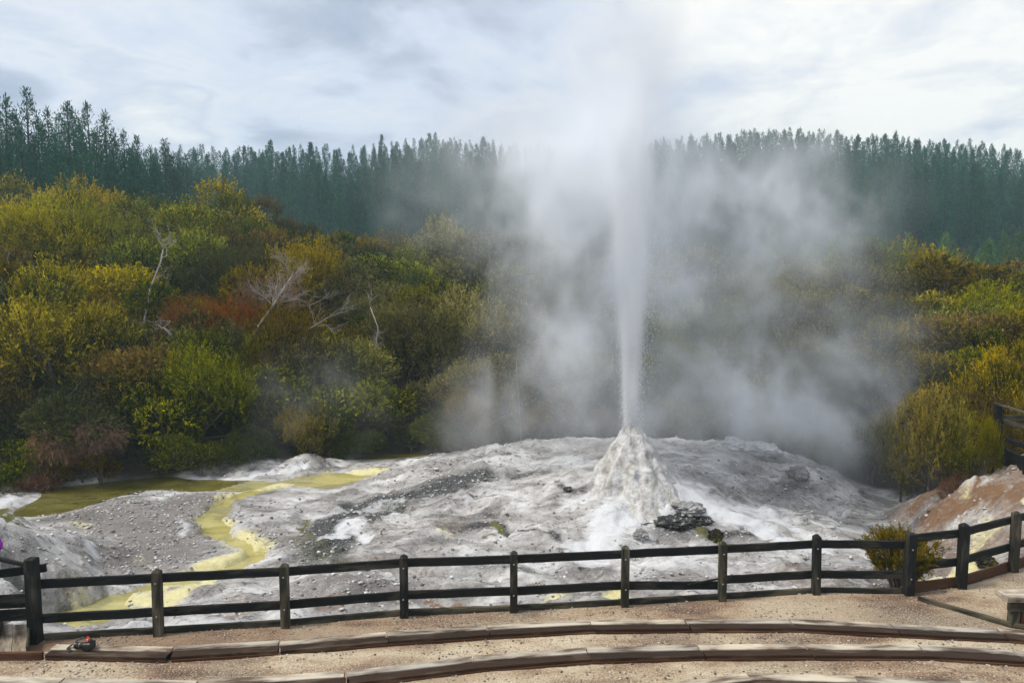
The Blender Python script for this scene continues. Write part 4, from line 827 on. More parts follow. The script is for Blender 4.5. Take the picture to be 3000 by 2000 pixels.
# ------------------------------------------------------------------ geyser cone and rocks
m, nt = newmat('cone_sinter'); pos = N(nt, 'ShaderNodeTexCoord').outputs['Object']
a1 = noise(nt, mapping(nt, pos, (3, 3, .9)), 1.6, 7, .65, .6); a2 = noise(nt, pos, 9, 6, .7)
c = ramp(nt, a1, [(.30, (.28, .255, .22)), (.42, (.43, .41, .37)), (.52, (.57, .555, .53)), (.7, (.72, .71, .70))]); c = mix(nt, mrange(nt, a2, .3, .42, .6, 0), c, (.24, .21, .17))
bsdf(nt, c, .6, mth(nt, 'ADD', a1, a2), .9, .06, .4); M['cone'] = m
CB = P(1862, 1452, -.05); CB[1] += .25
def cone():
    na, nh = 160, 90; hs = np.linspace(0, 1, nh); V = []
    prof_h = np.array([-.25, 0, .25, .5, .8, 1.1, 1.4, 1.58, 1.68]); prof_r = np.array([1.35, 1.12, .98, .84, .67, .50, .33, .22, .15])
    hh = -.25 + hs * 1.93; rr = np.interp(hh, prof_h, prof_r)
    A, Hh = np.meshgrid(np.linspace(0, 2 * np.pi, na, endpoint=False), hh); Rr = np.tile(rr[:, None], (1, na)); x0, y0 = np.cos(A), np.sin(A)
    rib = 1 - np.abs(2 * fbm(x0 * 1.9 + 5, y0 * 1.9 + 5, Hh * .45, 2) - 1); rough = fbm(x0 * Rr * 4 + 9, y0 * Rr * 4, Hh * 4, 4) - .5; lum = fbm(x0 * 1.5 + 3, y0 * 1.5, Hh * 1.6, 3) - .5
    am = sstep(1.75, 1.0, Hh) * .5 + .5; Rr = Rr * (1 + .42 * (rib - .6) * am + .26 * lum * am) + rough * .24 * am
    lean = (1.68 - Hh) * .04
    Hz = Hh + (fbm(x0 * 2 + 1, y0 * 2, Hh, 3) - .5) * .22 * sstep(1.1, 1.68, Hh)
    V = np.stack([Rr * x0 * 1.0 + lean - .08, Rr * y0, Hz], -1)
    # crater: fold inward
    cr_ = []
    for f_, dz in ((.72, -.03), (.5, -.12), (.3, -.3), (.12, -.5)):
        ring = V[-1].copy() if False else V[nh - 1].copy(); c0 = ring.mean(0); q = c0 + (ring - c0) * (f_, f_, 1); q[:, 2] += dz; cr_.append(q)
    V = np.concatenate([V.reshape(-1, 3)] + cr_); n = nh + 4; i = np.arange(n * na).reshape(n, na); j = np.roll(i, -1, 1)
    return mesh_np('geyser_cone', V, np.stack([i[:-1], j[:-1], j[1:], i[1:]], -1).reshape(-1, 4), smooth=True)
gc_ = link('geyser_cone', cone(), M['cone'], None, (CB[0], CB[1], -.03)); tag(gc_, 'cream and white sinter cone with ribbed flanks spouting the geyser', 'geyser cone')
m, nt = newmat('dark_rock'); pos = N(nt, 'ShaderNodeTexCoord').outputs['Object']; r_1 = noise(nt, pos, 2.4, 7, .7); r_2 = noise(nt, pos, 11, 5, .7)
bsdf(nt, mix(nt, mrange(nt, r_2, .54, .64), ramp(nt, r_1, [(.35, (.012, .012, .012)), (.6, (.05, .048, .045)), (.75, (.12, .115, .11))]), (.36, .35, .34)), .7, r_2, 1.0, .06, .4); M['darkrock'] = m
m, nt = newmat('grey_rock'); pos = N(nt, 'ShaderNodeTexCoord').outputs['Object']; r_1 = noise(nt, pos, 2.0, 7, .7); r_2 = noise(nt, pos, 9, 5, .7)
bsdf(nt, ramp(nt, r_1, [(.3, (.11, .10, .095)), (.5, (.28, .27, .26)), (.7, (.50, .49, .48))]), .75, r_2, 1.0, .05, .3); M['greyrock'] = m
m, nt = newmat('mossy_rock'); pos = N(nt, 'ShaderNodeTexCoord').outputs['Object']; r_1 = noise(nt, pos, 3.0, 7, .7); r_2 = noise(nt, pos, 9, 5, .7)
bsdf(nt, mix(nt, mrange(nt, r_1, .5, .6), (.02, .018, .014), (.085, .085, .02)), .85, r_2, 1.0, .05, .2); M['mossrock'] = m
m, nt = newmat('pale_rock'); pos = N(nt, 'ShaderNodeTexCoord').outputs['Object']; r_1 = noise(nt, pos, 2.0, 7, .7); r_2 = noise(nt, pos, 9, 5, .7)
bsdf(nt, ramp(nt, r_1, [(.3, (.28, .27, .26)), (.5, (.55, .54, .53)), (.7, (.78, .77, .76))]), .75, r_2, 1.0, .05, .3); M['palerock'] = m
import bmesh
def rock(px, py, sx, sy, sz, mat, label, seed, Yo=None, sub=5, pit=.35, rz=0.0, zo=0.0):
    p = surfpt(px, py) if Yo is None else Q(px, py, Yo); bm = bmesh.new(); bmesh.ops.create_icosphere(bm, subdivisions=sub, radius=1.0); V = np.array([v.co[:] for v in bm.verts])
    n = fbm(V[:, 0] * 1.1 + seed, V[:, 1] * 1.1, V[:, 2] * 1.1 + seed, 3) - .5; n2 = 1 - np.abs(2 * fbm(V[:, 0] * 3 + seed, V[:, 1] * 3, V[:, 2] * 3, 4) - 1)
    r_ = 1 + n * .9 - pit * (n2 ** 3); q = V * r_[:, None]; cells = np.round(q * 2.2) / 2.2; cw = .06 if sz < .22 and sx > .4 else .25; q = q * (1 - cw) + cells * cw
    for v, c in zip(bm.verts, q * (sx, sy, sz)): v.co = c
    me = bpy.data.meshes.new('boulder'); bm.to_mesh(me); bm.free(); me.shade_smooth(); o = link('boulder', me, M[mat], None, p + (0, 0, sz * .25 + zo)); o.rotation_euler = (0, 0, rz); tag(o, label, 'boulder'); return o
rock(1985, 1545, .60, .38, .20, 'darkrock', 'black pitted boulder slab right of centre below the cone', 3, rz=.1)
rock(2012, 1498, .55, .4, .17, 'greyrock', 'rough grey ledge resting above the black pitted boulder', 11)
rock(2096, 1585, .22, .2, .2, 'mossrock', 'dark mossy round boulder beside the black one', 5)
rock(1875, 1585, .19, .16, .15, 'greyrock', 'small grey rock at the edge of the white deposit', 6)
rock(2342, 1400, .32, .24, .2, 'greyrock', 'grey boulder alone on the right end of the mound', 7)
rock(2150, 1318, .45, .35, .24, 'palerock', 'pale craggy outcrop on the crest right of the geyser', 8)
rock(2240, 1335, .65, .35, .20, 'palerock', 'low pale ledge sloping down from the crest outcrop', 9)
rock(2060, 1530, .22, .2, .13, 'darkrock', 'dark knob at the right end of the pitted boulder', 10)
rock(1775, 1450, .14, .12, .13, 'greyrock', 'small grey knob at the left foot of the cone', 14)
rock(1662, 1438, .13, .1, .09, 'darkrock', 'small dark rock on the slope left of the cone', 15)
rock(2890, 1655, .25, .2, .14, 'mossrock', 'brown rock low on the right bank behind the fence', 16)
rock(820, 1600, .09, .07, .05, 'greyrock', 'flat grey stone in the yellow stream bend', 18, sub=3)
rock(2430, 1545, .16, .05, .05, 'palerock', 'long white stone on the grey flat right of the outwash', 21, sub=4, rz=-.35)
rock(1482, 1330, .17, .12, .08, 'greyrock', 'small grey lump on the left rim of the mound', 19, sub=4)
# loose stones
def stones(name, pts, smin, smax, mat, label, seed, zf=.25):
    g = np.random.default_rng(seed); bm = bmesh.new(); bmesh.ops.create_icosphere(bm, subdivisions=1, radius=1.0); B = np.array([v.co[:] for v in bm.verts]); Fc = np.array([[v.index for v in f.verts] for f in bm.faces]); bm.free()
    n = len(pts); s = smin + (smax - smin) * g.random(n) ** 3; q = B[None] * (1 + g.normal(0, .16, (n, len(B), 1))) * s[:, None, None] * np.stack([g.uniform(.8, 1.5, n), g.uniform(.7, 1.1, n), g.uniform(.35, .75, n)], -1)[:, None]
    a = g.uniform(0, 6.28, n); ca, sa_ = np.cos(a)[:, None], np.sin(a)[:, None]; q = np.stack([q[..., 0] * ca - q[..., 1] * sa_, q[..., 0] * sa_ + q[..., 1] * ca, q[..., 2]], -1) + pts[:, None] + np.stack([np.zeros(n), np.zeros(n), s * zf], -1)[:, None]
    Fq = (Fc[None] + (np.arange(n) * len(B))[:, None, None]).reshape(-1, 3); me = mesh_np(name, q.reshape(-1, 3), Fq, tint=np.repeat(g.random(n), len(B)))
    tag(link(name, me, mat), label, 'gravel', None, 'stuff')
def stonemat(name, cols):
    m, nt = newmat(name); at = N(nt, 'ShaderNodeAttribute', attribute_name='tint').outputs['Fac']; bsdf(nt, ramp(nt, at, [(i / (len(cols) - 1), c_) for i, c_ in enumerate(cols)]), .7, spec=.4); return m
g = np.random.default_rng(77); idx = g.integers(0, len(NV), 110000); pt = NV[idx] + np.stack([g.uniform(-.03, .03, 110000), g.uniform(-.03, .03, 110000), np.zeros(110000)], -1)
zz_ = zones(pt[:, 0], pt[:, 1]); dens = np.maximum(zz_['zb'][:, 1] * 1.0, zz_['za'][:, 1] * .75) + .05 + .22 * (f2(pt[:, 0] * .6, pt[:, 1] * .6, 80.) > .55); dens *= 1 - np.clip(zz_['za'][:, 0] * 1.2, 0, 1)
shore = pt[:, 1] < np.interp(pt[:, 0], shX, shY); fyy = np.interp(pt[:, 0], fX, fY); ok = (g.random(len(pt)) < dens) & shore & (pt[:, 1] > fyy + .15) & (pt[:, 2] > -.93) & (np.abs(pt[:, 0]) < pt[:, 1] * .78)
stones('loose_gravel', pt[ok], .006, .045, stonemat('stone_grey', [(.10, .09, .085), (.22, .21, .20), (.36, .35, .33), (.5, .48, .46), (.7, .69, .67)]), 'loose grey stones and chips strewn over the sinter terrace', 5)
allS = np.concatenate([S0, S1, S2, S3]); idx = g.integers(0, len(allS), 60000); pt = allS[idx] + np.stack([g.uniform(-.04, .04, 60000), g.uniform(-.03, .03, 60000), np.zeros(60000)], -1)
stones('path_gravel', pt[(g.random(len(pt)) < .25 + 1.2 * (f2(pt[:, 0] * 1.2, pt[:, 1] * 2.4, 90.) > .52)) & (np.abs(pt[:, 0]) < 9.5)], .004, .02, stonemat('stone_tan', [(.08, .06, .045), (.26, .2, .15), (.42, .35, .27), (.07, .055, .045), (.6, .54, .45), (.10, .08, .06)]), 'fine tan grit scattered over the gravel terraces', 6)
def stick(px, py, L, ang):
    p = surfpt(px, py); mb = MB(); d = np.array([math.cos(ang), math.sin(ang), 0]); mb.tube([-d * L / 2 + (0, 0, .01), (0, .01, .02), d * L / 2 + (0, 0, .012)], [.012, .014, .006], 5); 
    if L > .35: mb.tube([d * .05 + (0, 0, .015), d * .15 + np.array([-d[1], d[0], .3]) * .12], [.009, .004], 4)
    o = mb.obj('dry_stick', M['fence']); o.location = tuple(p); tag(o, 'thin dark stick lying on the grey gravel flat', 'stick', 'sticks on the gravel flat')
for a in [(345,1448,.5,.1),(372,1452,.55,.3),(395,1450,.45,-.2),(415,1442,.3,.1),(275,1463,.3,.0),(225,1478,.3,-.4),(365,1437,.35,.05),(402,1478,.4,.1),(430,1480,.35,.4),(380,1430,.3,.9),(300,1470,.2,.5),(515,1590,.2,-.5),(330,1435,.3,.2),(255,1455,.25,.6)]: stick(*a)
# ------------------------------------------------------------------ person at the left rail (only an elbow reaches into view)
def person():
    fl_ = .25; c = np.array([-7.72, 9.92, fl_]); e = empty('person', c, 0); tag(e, 'person in purple top and yellow green trousers leaning at the left handrail', 'person')
    def skin(name, pts, edges, rad, mat, root=0, sub=2):
        me = bpy.data.meshes.new(name); me.from_pydata(pts, edges, []); o = link(name, me, mat, e); md = o.modifiers.new('s', 'SKIN'); sv = me.skin_vertices[0].data
        for i, r_ in enumerate(rad): sv[i].radius = (r_ if isinstance(r_, tuple) else (r_, r_)); sv[i].use_root = i == root
        ss = o.modifiers.new('u', 'SUBSURF'); ss.levels = sub; ss.render_levels = sub; return o
    pts = [(0, 0, .95), (0, 0, 1.12), (0, 0, 1.36), (0, 0, 1.48), (0, 0, 1.58), (0, -.01, 1.70), (-.18, 0, 1.40), (-.26, .05, 1.13), (-.14, .2, .98), (.18, 0, 1.40), (.31, .06, 1.16), (.16, .22, 1.04),
           (-.10, 0, .88), (-.11, .02, .48), (-.11, 0, .08), (-.11, .14, .03), (.10, 0, .88), (.11, .02, .48), (.11, 0, .08), (.11, .14, .03), (-.1, .28, .97), (.11, .29, 1.03)]
    ed = [(0, 1), (1, 2), (2, 3), (3, 4), (4, 5), (2, 6), (6, 7), (7, 8), (2, 9), (9, 10), (10, 11), (0, 12), (12, 13), (13, 14), (14, 15), (0, 16), (16, 17), (17, 18), (18, 19), (8, 20), (11, 21)]
    rd = [(.15, .11), (.14, .1), (.16, .11), .06, .06, (.08, .1), .065, .042, .033, .065, .045, .033, .09, .06, .042, .035, .09, .06, .042, .035, .02, .02]
    skin('body', pts, ed, rd, simple('skin', (.5, .3, .22), .6, .3))
    skin('jacket', [(0, 0, 1.08), (0, 0, 1.25), (0, 0, 1.42), (-.19, 0, 1.41), (-.27, .05, 1.13), (-.15, .19, .99), (.19, 0, 1.41), (.32, .06, 1.16), (.18, .2, 1.05)], [(0, 1), (1, 2), (2, 3), (3, 4), (4, 5), (2, 6), (6, 7), (7, 8)], [(.165, .125), (.16, .12), (.17, .12), .08, .058, .045, .08, .06, .045], simple('purple_cloth', (.30, .02, .42), .8, .2, .2, 20))
    skin('trousers', [(0, 0, 1.02), (-.10, 0, .88), (-.11, .02, .48), (-.11, 0, .12), (.10, 0, .88), (.11, .02, .48), (.11, 0, .12)], [(0, 1), (1, 2), (2, 3), (0, 4), (4, 5), (5, 6)], [(.17, .13), .11, .08, .065, .11, .08, .065], simple('yellow_green_cloth', (.35, .36, .02), .8, .2, .2, 20))
    skin('hair', [(0, -.02, 1.66), (0, -.01, 1.76)], [(0, 1)], [(.095, .11), (.09, .1)], simple('dark_hair', (.03, .02, .015), .6, .3))
person()
# ------------------------------------------------------------------ steam
def volmat(name, col, aniso=.3, gain=1.0):
    m, nt = newmat(name); v = N(nt, 'ShaderNodeVolumePrincipled'); v.inputs['Color'].default_value = (*col, 1); v.inputs['Density'].default_value = gain; v.inputs['Anisotropy'].default_value = aniso
    o = N(nt, 'ShaderNodeOutputMaterial'); nt.links.new(v.outputs[0], o.inputs['Volume']); return m
def volume(name, lo, hi, vox, fn, mat, label, cat):
    lo = np.array(lo, float); n = np.maximum(2, np.round((np.array(hi) - lo) / vox).astype(int)); hi = lo + (n - 1) * vox
    X, Y, Z = np.meshgrid(*[np.linspace(lo[i], hi[i], n[i]) for i in range(3)], indexing='ij'); D = fn(X.ravel(), Y.ravel(), Z.ravel()).astype(np.float32)
    D3 = D.reshape(n); 
    for ax in range(3):
        sl = [slice(None)] * 3; sl[ax] = 0; D3[tuple(sl)] = 0; sl[ax] = -1; D3[tuple(sl)] = 0
    D = np.where(D3 < .006, 0, D3).ravel()
    me = bpy.data.meshes.new(name); me.vertices.add(len(D)); co = np.zeros((len(D), 3), np.float32); co[:] = (lo + hi) / 2; me.vertices.foreach_set('co', co.ravel()); a = me.attributes.new('dens', 'FLOAT', 'POINT'); a.data.foreach_set('value', D)
    o = link(name, me, mat); tag(o, label, cat, None, 'stuff')
    ng = bpy.data.node_groups.new(name, 'GeometryNodeTree'); ng.interface.new_socket('Geometry', in_out='INPUT', socket_type='NodeSocketGeometry'); ng.interface.new_socket('Geometry', in_out='OUTPUT', socket_type='NodeSocketGeometry')
    gi = ng.nodes.new('NodeGroupInput'); go = ng.nodes.new('NodeGroupOutput'); vc = ng.nodes.new('GeometryNodeVolumeCube'); si = ng.nodes.new('GeometryNodeSampleIndex'); si.data_type = 'FLOAT'; si.domain = 'POINT'; na = ng.nodes.new('GeometryNodeInputNamedAttribute'); na.data_type = 'FLOAT'; na.inputs[0].default_value = 'dens'
    ps = ng.nodes.new('GeometryNodeInputPosition'); sx = ng.nodes.new('ShaderNodeSeparateXYZ'); ng.links.new(ps.outputs[0], sx.inputs[0])
    def mm(op, a_, b_):
        k = ng.nodes.new('ShaderNodeMath'); k.operation = op
        for i, q in enumerate((a_, b_)):
            if q is None: continue
            if isinstance(q, bpy.types.NodeSocket): ng.links.new(q, k.inputs[i])
            else: k.inputs[i].default_value = float(q)
        return k.outputs[0]
    ii = []
    for i in range(3):
        q = mm('ROUND', mm('DIVIDE', mm('SUBTRACT', sx.outputs[i], lo[i]), vox), None); q = mm('MINIMUM', mm('MAXIMUM', q, 0), n[i] - 1); ii.append(q)
    ix = mm('ADD', mm('ADD', mm('MULTIPLY', ii[0], n[1] * n[2]), mm('MULTIPLY', ii[1], n[2])), ii[2])
    ng.links.new(gi.outputs[0], si.inputs['Geometry']); ng.links.new(next(x for x in na.outputs if x.enabled), next(x for x in si.inputs if x.name == 'Value' and x.enabled)); ng.links.new(ix, si.inputs['Index'])
    ng.links.new(si.outputs[0], vc.inputs['Density']); vc.inputs['Min'].default_value = tuple(lo); vc.inputs['Max'].default_value = tuple(hi)
    for k, q in zip(('Resolution X', 'Resolution Y', 'Resolution Z'), n): vc.inputs[k].default_value = int(q)
    sm = ng.nodes.new('GeometryNodeSetMaterial'); sm.inputs['Material'].default_value = mat; ng.links.new(vc.outputs[0], sm.inputs[0]); ng.links.new(sm.outputs[0], go.inputs[0])
    md = o.modifiers.new('steam', 'NODES'); md.node_group = ng; print(name, n, D.mean(), D.max()); return o
JX, JY = CB[0] - .1, CB[1]
# puffs: (px, py, Y, radius m, density)
PUFF = [(1830,1130,JY+.7,.45,.4),(1810,1000,JY+.8,.7,.4),(1800,880,JY+.8,.9,.4),(1790,760,JY,1.15,.5),(1765,650,JY,1.4,.5),(1735,560,JY,1.6,.55),(1725,470,JY,1.6,.42),(1740,390,JY,1.5,.34),(1760,310,JY,1.6,.42),(1810,240,JY,1.4,.40),(1850,170,JY,1.1,.36),(1850,110,JY,.9,.26),(1945,215,JY,.65,.3),(1650,330,JY+1,1.5,.14),(1520,300,JY+1.5,1.3,.08),(1480,360,JY+2,1.6,.15),(1900,330,JY,1.2,.35),
        (1640,560,JY+1.5,1.4,.3),(1520,590,JY+2,1.2,.26),(1430,470,JY+3,1.6,.12),(1600,700,JY+2,1.3,.2),(1660,850,JY+1.5,1.5,.30),(1680,1000,JY+1.5,1.5,.34),(1700,1150,JY+1.5,1.4,.34),(1580,900,JY+2.5,1.1,.2),(1600,1250,JY+2.5,1.4,.28),(1450,1240,JY+3.5,1.2,.22),(1440,1130,JY+4,1.2,.14),(1560,1060,JY+3,1.1,.16),
        (2010,1000,JY+1.5,1.3,.26),(2020,1150,JY+1.5,1.4,.30),(2000,850,JY+1.5,1.2,.24),(2030,700,JY+1.5,1.2,.22),(2030,560,JY+1.5,1.2,.22),(2100,620,JY+2.5,1.4,.28),(2230,560,JY+3,1.5,.28),(2320,640,JY+3,1.5,.28),(2400,560,JY+3.5,1.3,.26),(2480,640,JY+4,1.4,.26),(2550,560,JY+4,1.0,.18),(2150,480,JY+3,1.3,.16),(2180,760,JY+2.5,1.3,.24),(2300,780,JY+4,1.4,.18),
        (2270,1120,JY+2,1.1,.55),(2130,1120,JY+2,1.0,.3),(2400,1160,JY+3,1.2,.3),(2250,1250,JY+3.5,1.6,.36),(2450,1270,JY+4,1.5,.32),(2100,1270,JY+3,1.4,.34),(2560,1200,JY+3,1.1,.26),(2650,1180,JY+2.5,.9,.2),(2200,950,JY+4,1.5,.18),(2400,960,JY+4.5,1.5,.14),(2500,1050,JY+4,1.2,.18),(2620,1030,JY+3,1.0,.12),(2650,1330,JY+1.8,.9,.22),(2520,1340,JY+3,1.1,.25),
        (940,1120,24,1.0,.16),(880,1190,23.5,1.2,.12),(700,1230,23.5,1.3,.10),(1080,1240,24,1.0,.10),(620,820,27,1.3,.05),(820,760,30,1.5,.07),(1280,1290,24,1.1,.14),(1000,1330,24,.9,.14),(560,1330,23.3,.8,.12),(430,1160,23,1.1,.05),
        (1980,1310,JY+1.2,.8,.22),(2060,1400,JY-.2,.7,.2),(2180,1450,JY,.7,.14),(2000,1460,JY-.8,.55,.14),(1700,1420,JY-.3,.6,.12),(1780,1500,JY-1,.5,.08),(1300,620,JY+5,1.6,.06),(1250,500,JY+6,1.8,.06),(1750,1280,JY+1,.8,.2),(1950,1220,JY+.5,.7,.22)]
# smooth column and veils: broken up far less than the drifting puffs
VEIL = [(1845,1180,JY+.3,.34,.55),(1840,1080,JY+.4,.42,.55),(1830,980,JY+.4,.52,.55),(1822,880,JY+.4,.62,.55),(1812,780,JY+.5,.75,.55),(1800,690,JY+.5,.9,.55),(1790,600,JY+.5,1.0,.55),(1780,520,JY+.5,1.1,.5),(1775,440,JY+.5,1.15,.42),(1790,360,JY+.4,1.05,.24),(1810,290,JY+.4,1.05,.20),(1830,220,JY+.3,1.0,.2),(1850,150,JY+.3,.85,.17),(1860,95,JY+.3,.6,.10),
        (1660,600,JY+1.5,1.3,.16),(1650,720,JY+1.5,1.2,.10),(1690,900,JY+1.5,1.2,.13),(1700,1050,JY+1.5,1.2,.15),(1700,1200,JY+1.6,1.2,.16),(1990,1220,JY+1.5,1.2,.14),(2000,1050,JY+1.5,1.2,.12),(2010,850,JY+1.6,1.2,.11),(1990,650,JY+1.6,1.2,.10),(2250,650,JY+3,2.2,.06),(2300,1180,JY+3,2.2,.08),(2300,900,JY+3.5,2.2,.035),(1500,1200,JY+3,1.6,.06),(2080,1320,JY+.5,1.0,.08),(2000,1420,JY-.6,.6,.10),(1350,560,JY+6,2.4,.03)]
def steam_fn(x, y, z):
    w = .9; px_ = x + (fbm(x * .45, y * .45, z * .35, 3) - .5) * 2.2 * w; py_ = y + (fbm(x * .45 + 31, y * .45, z * .35, 3) - .5) * 1.6 * w; pz_ = z + (fbm(x * .45, y * .45 + 17, z * .35 + 9, 3) - .5) * 2.0 * w
    e = np.zeros(len(x), np.float32)
    for (a, b, Y, r_, d) in PUFF:
        d = d * (.62 if b < 420 else .66)
        c = Q(a, b, Y); q = ((px_ - c[0]) ** 2 + (py_ - c[1]) ** 2 + (pz_ - c[2]) ** 2) / (r_ * 1.25) ** 2
        k = q < 4; e[k] += (d * np.exp(-q[k] * 1.6)).astype(np.float32)
    e2 = np.zeros(len(x), np.float32); qx, qy, qz = x * .6 + px_ * .4, y * .6 + py_ * .4, z * .6 + pz_ * .4
    for (a, b, Y, r_, d) in VEIL:
        c = Q(a, b, Y); q = ((qx - c[0]) ** 2 + (qy - c[1]) ** 2 + (qz - c[2]) ** 2) / (r_ * 1.25) ** 2; k = q < 4; e2[k] += (d * np.exp(-q[k] * 1.6)).astype(np.float32)
    n = fbm(px_ * .85 + 3, py_ * .85, pz_ * .62, 6, .62); n2_ = sstep(.33, .66, n)
    gz = near_z(x[::1], y[::1]) if False else -1.0
    w3 = sstep(.42, .62, fbm(px_ * 1.9 + 11, py_ * 1.9, pz_ * 1.5, 5, .62)); return e * (.02 + 1.5 * n2_ ** 2.2 * (.55 + .75 * w3)) + e2 * (.34 + .8 * n2_ * (.5 + w3))
volume('geyser_steam', (-8.5, 15.6, -.8), (14.2, 25.6, 13.2), .12, steam_fn, volmat('steam', (.965, .98, 1.0), .35, 1.12), 'white and grey steam billowing up and drifting both sides of the geyser', 'steam')
zt0 = 1.45
def jet_fn(x, y, z):
    h = z - zt0; cx = JX - .02 - .012 * h - .0011 * h * h; cy = JY; dx = x - cx; dy = y - cy
    wv = (fbm(x * 2 + 7, y * 2, z * .5, 3) - .5) * .05 * h; r_ = np.sqrt((dx + wv) ** 2 + dy ** 2)
    R1 = .095 + .036 * np.clip(h, 0, 20) + .002 * h * h; core = np.exp(-(r_ / R1) ** 2 * 1.3) * (.5 + 1.0 * sstep(.3, .7, fbm(x * 7, y * 7, z * 1.2 - 3, 3))) * (34 / (1 + .6 * np.clip(h, 0, 20)))
    R2 = .12 + .085 * np.clip(h, 0, 20); halo = np.exp(-(r_ / R2) ** 2 * 1.5) * 1.1 / (1 + .10 * h)
    st = fbm(x * 6, y * 6, z * .8, 3); d = core * (.6 + .8 * st) + halo * (.3 + 1.4 * sstep(.35, .7, st))
    d *= sstep(9.0, 5.2, h) * (h > -.35); return d
volume('geyser_jet', (JX - 1.7, JY - 1.5, 1.15), (JX + 1.4, JY + 1.5, 11.5), .055, jet_fn, volmat('jet', (1, 1, 1.0), .0, 1.0), 'bright white jet of boiling water shooting straight up from the cone', 'geyser')
# falling droplets
g = np.random.default_rng(3)
def drops(n, hmin, hmax, k1, off, sz):
    h = hmin + (hmax - hmin) * g.random(n) ** 1.25; sp = (.055 + .03 * h) * k1; a = g.normal(0, 1, n) * sp - .012 * h - .0011 * h * h + off * (.1 + h * .13) * g.random(n); b = g.normal(0, 1, n) * sp
    st = fbm(a * 5 + 3, b * 5, h * .9, 3); k = st > g.uniform(.30, .62, n); C = np.stack([JX + a, JY + b, zt0 + h - .2], -1)[k]; C = C[C[:, 2] > .3]; n = len(C)
    O = np.array([[1, 0, 0], [0, 1, 0], [-1, 0, 0], [0, -1, 0], [0, 0, 1], [0, 0, -1]], float); w_ = g.uniform(.4, 1.2, n) * sz; l_ = g.uniform(.012, .04, n) * (1 + sz * 20)
    V = C[:, None] + O[None] * np.stack([w_, w_, l_], -1)[:, None]; Fc = np.array([[0, 1, 4], [1, 2, 4], [2, 3, 4], [3, 0, 4], [1, 0, 5], [2, 1, 5], [3, 2, 5], [0, 3, 5]])
    return V.reshape(-1, 3), n, Fc
dropm, nt = newmat('droplets'); d_ = N(nt, 'ShaderNodeBsdfDiffuse'); t_ = N(nt, 'ShaderNodeBsdfTranslucent'); d_.inputs[0].default_value = t_.inputs[0].default_value = (.97, .975, .98, 1); mx_ = N(nt, 'ShaderNodeMixShader'); nt.links.new(d_.outputs[0], mx_.inputs[1]); nt.links.new(t_.outputs[0], mx_.inputs[2]); nt.links.new(mx_.outputs[0], N(nt, 'ShaderNodeOutputMaterial').inputs[0])
Vs = []; Fs_ = []; n0 = 0
for a_ in ((9000, 0, 7.6, .9, 0, .0045), (15000, 0, 7.2, 1.5, 0, .0035), (13000, 0, 7.0, 1.7, 1.0, .0032), (3000, 0, 2.5, .9, 0, .005)):
    V, n, Fc = drops(*a_); Vs.append(V); Fs_.append((Fc[None] + (np.arange(n) * 6)[:, None, None]).reshape(-1, 3) + n0); n0 += n * 6
tag(link('water_spray', mesh_np('water_spray', np.concatenate(Vs), np.concatenate(Fs_)), dropm), 'white water droplets shot up and falling in the geyser jet', 'spray', None, 'stuff')
# haze
mb = MB(); lo = (-420, -30, -16); hi = (420, 620, 75); V = [(x, y, z) for x in (lo[0], hi[0]) for y in (lo[1], hi[1]) for z in (lo[2], hi[2])]
mb.add(V, [(0, 1, 3, 2), (4, 6, 7, 5), (0, 4, 5, 1), (2, 3, 7, 6), (0, 2, 6, 4), (1, 5, 7, 3)])
tag(mb.obj('haze', volmat('haze', (.70, .93, 1.0), .2, .0009)), 'thin blue grey haze over the valley', None, None, 'stuff')
# ------------------------------------------------------------------ light, sky, camera
SE, SA = R(56), R(-104)   # sun elevation, azimuth from +Y towards +X
w = bpy.data.worlds.new('World'); sc.world = w; w.use_nodes = True; nt = w.node_tree; nt.nodes.clear()
sky = N(nt, 'ShaderNodeTexSky', sky_type='NISHITA'); sky.sun_disc = False; sky.sun_elevation = SE; sky.sun_rotation = SA
tc = N(nt, 'ShaderNodeTexCoord').outputs['Generated']; sx = N(nt, 'ShaderNodeSeparateXYZ'); nt.links.new(tc, sx.inputs[0])
den = mth(nt, 'ADD', mth(nt, 'ABSOLUTE', sx.outputs[2]), .16); cb = N(nt, 'ShaderNodeCombineXYZ'); nt.links.new(mth(nt, 'DIVIDE', sx.outputs[0], den), cb.inputs[0]); nt.links.new(mth(nt, 'DIVIDE', sx.outputs[1], den), cb.inputs[1])
cv = cb.outputs[0]; c1 = noise(nt, mapping(nt, cv, (1, .8, 1), (0, 0, .4)), 1.2, 7, .52, .35); c2 = noise(nt, mapping(nt, cv, (1, 1, 1), (0, 0, 2.)), 3.1, 6, .6, .5)
cl = mth(nt, 'ADD', mth(nt, 'MULTIPLY', c1, .75), mth(nt, 'MULTIPLY', c2, .25))
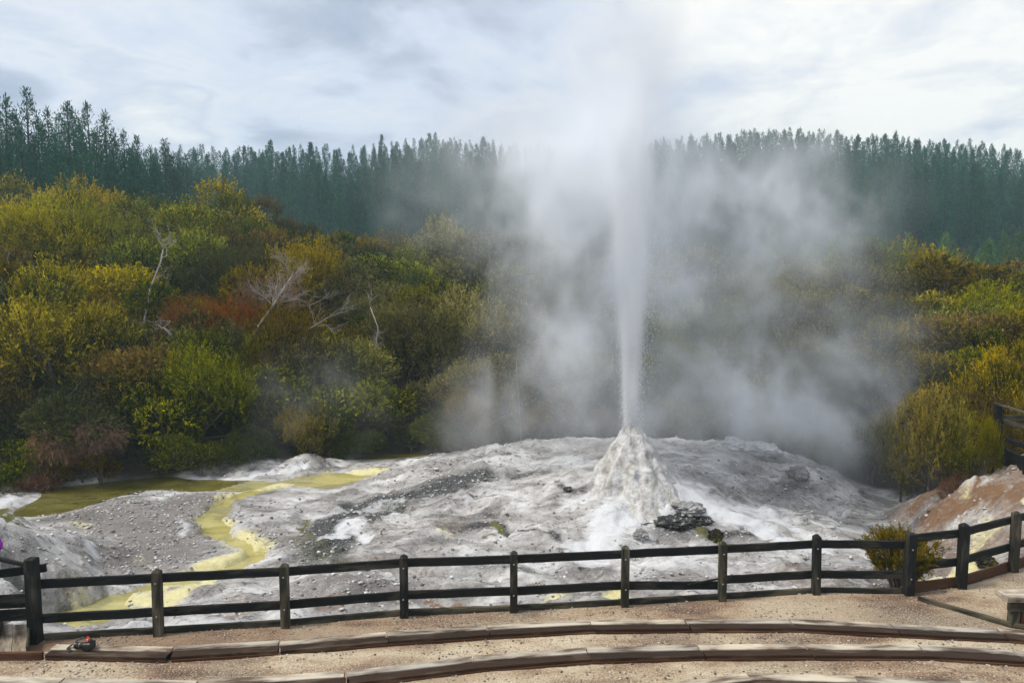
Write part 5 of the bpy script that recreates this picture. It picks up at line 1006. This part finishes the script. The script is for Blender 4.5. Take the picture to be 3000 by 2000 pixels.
vd = N(nt, 'ShaderNodeVectorMath', operation='DOT_PRODUCT'); nt.links.new(tc, vd.inputs[0]); gd = Vector((math.sin(R(32)) * math.cos(R(16)), math.cos(R(32)) * math.cos(R(16)), math.sin(R(16)))); vd.inputs[1].default_value = gd
glow = mrange(nt, vd.outputs['Value'], .88, 1.0, 0, 1)
cl2 = mth(nt, 'ADD', cl, mth(nt, 'MULTIPLY', glow, .23))
cc = ramp(nt, cl2, [(.32, (3.4, 4.1, 5.4)), (.41, (4.7, 5.2, 6.4)), (.47, (6.2, 6.8, 8.0)), (.53, (7.2, 7.5, 8.3)), (.58, (6.0, 6.5, 7.6)), (.70, (9.4, 9.3, 9.0))])
cover = mrange(nt, c1, .2, .4, .75, .97); colr = mix(nt, cover, sky.outputs[0], cc)
bg = N(nt, 'ShaderNodeBackground'); bg.inputs[1].default_value = .11; nt.links.new(colr, bg.inputs[0]); wo = N(nt, 'ShaderNodeOutputWorld'); nt.links.new(bg.outputs[0], wo.inputs[0])
ld = bpy.data.lights.new('sun', 'SUN'); ld.energy = 3.3; ld.angle = R(10); ld.color = (1, .95, .86); lo_ = bpy.data.objects.new('sun', ld); COL.objects.link(lo_)
sd = Vector((math.sin(SA) * math.cos(SE), math.cos(SA) * math.cos(SE), math.sin(SE))); lo_.rotation_euler = sd.to_track_quat('Z', 'Y').to_euler()
cd = bpy.data.cameras.new('camera_view'); co = bpy.data.objects.new('camera_view', cd); COL.objects.link(co); co.location = tuple(EYE); co.rotation_euler = (R(90) - PITCH, 0, 0); cd.sensor_width = 36; cd.lens = 36 * F / 3000; cd.clip_end = 3000; cd.clip_start = .1; sc.camera = co
vs = sc.view_settings; vs.view_transform = 'Standard'; vs.look = 'None'; vs.gamma = 1; vs.exposure = .08
cy = sc.cycles; cy.use_denoising = True; cy.denoiser = 'OPENIMAGEDENOISE'; cy.use_adaptive_sampling = True; cy.adaptive_threshold = .02; cy.max_bounces = 32; cy.diffuse_bounces = 5; cy.glossy_bounces = 2; cy.transmission_bounces = 2; cy.volume_bounces = 32; cy.transparent_max_bounces = 6; cy.volume_step_rate = 1.5; cy.volume_max_steps = 256
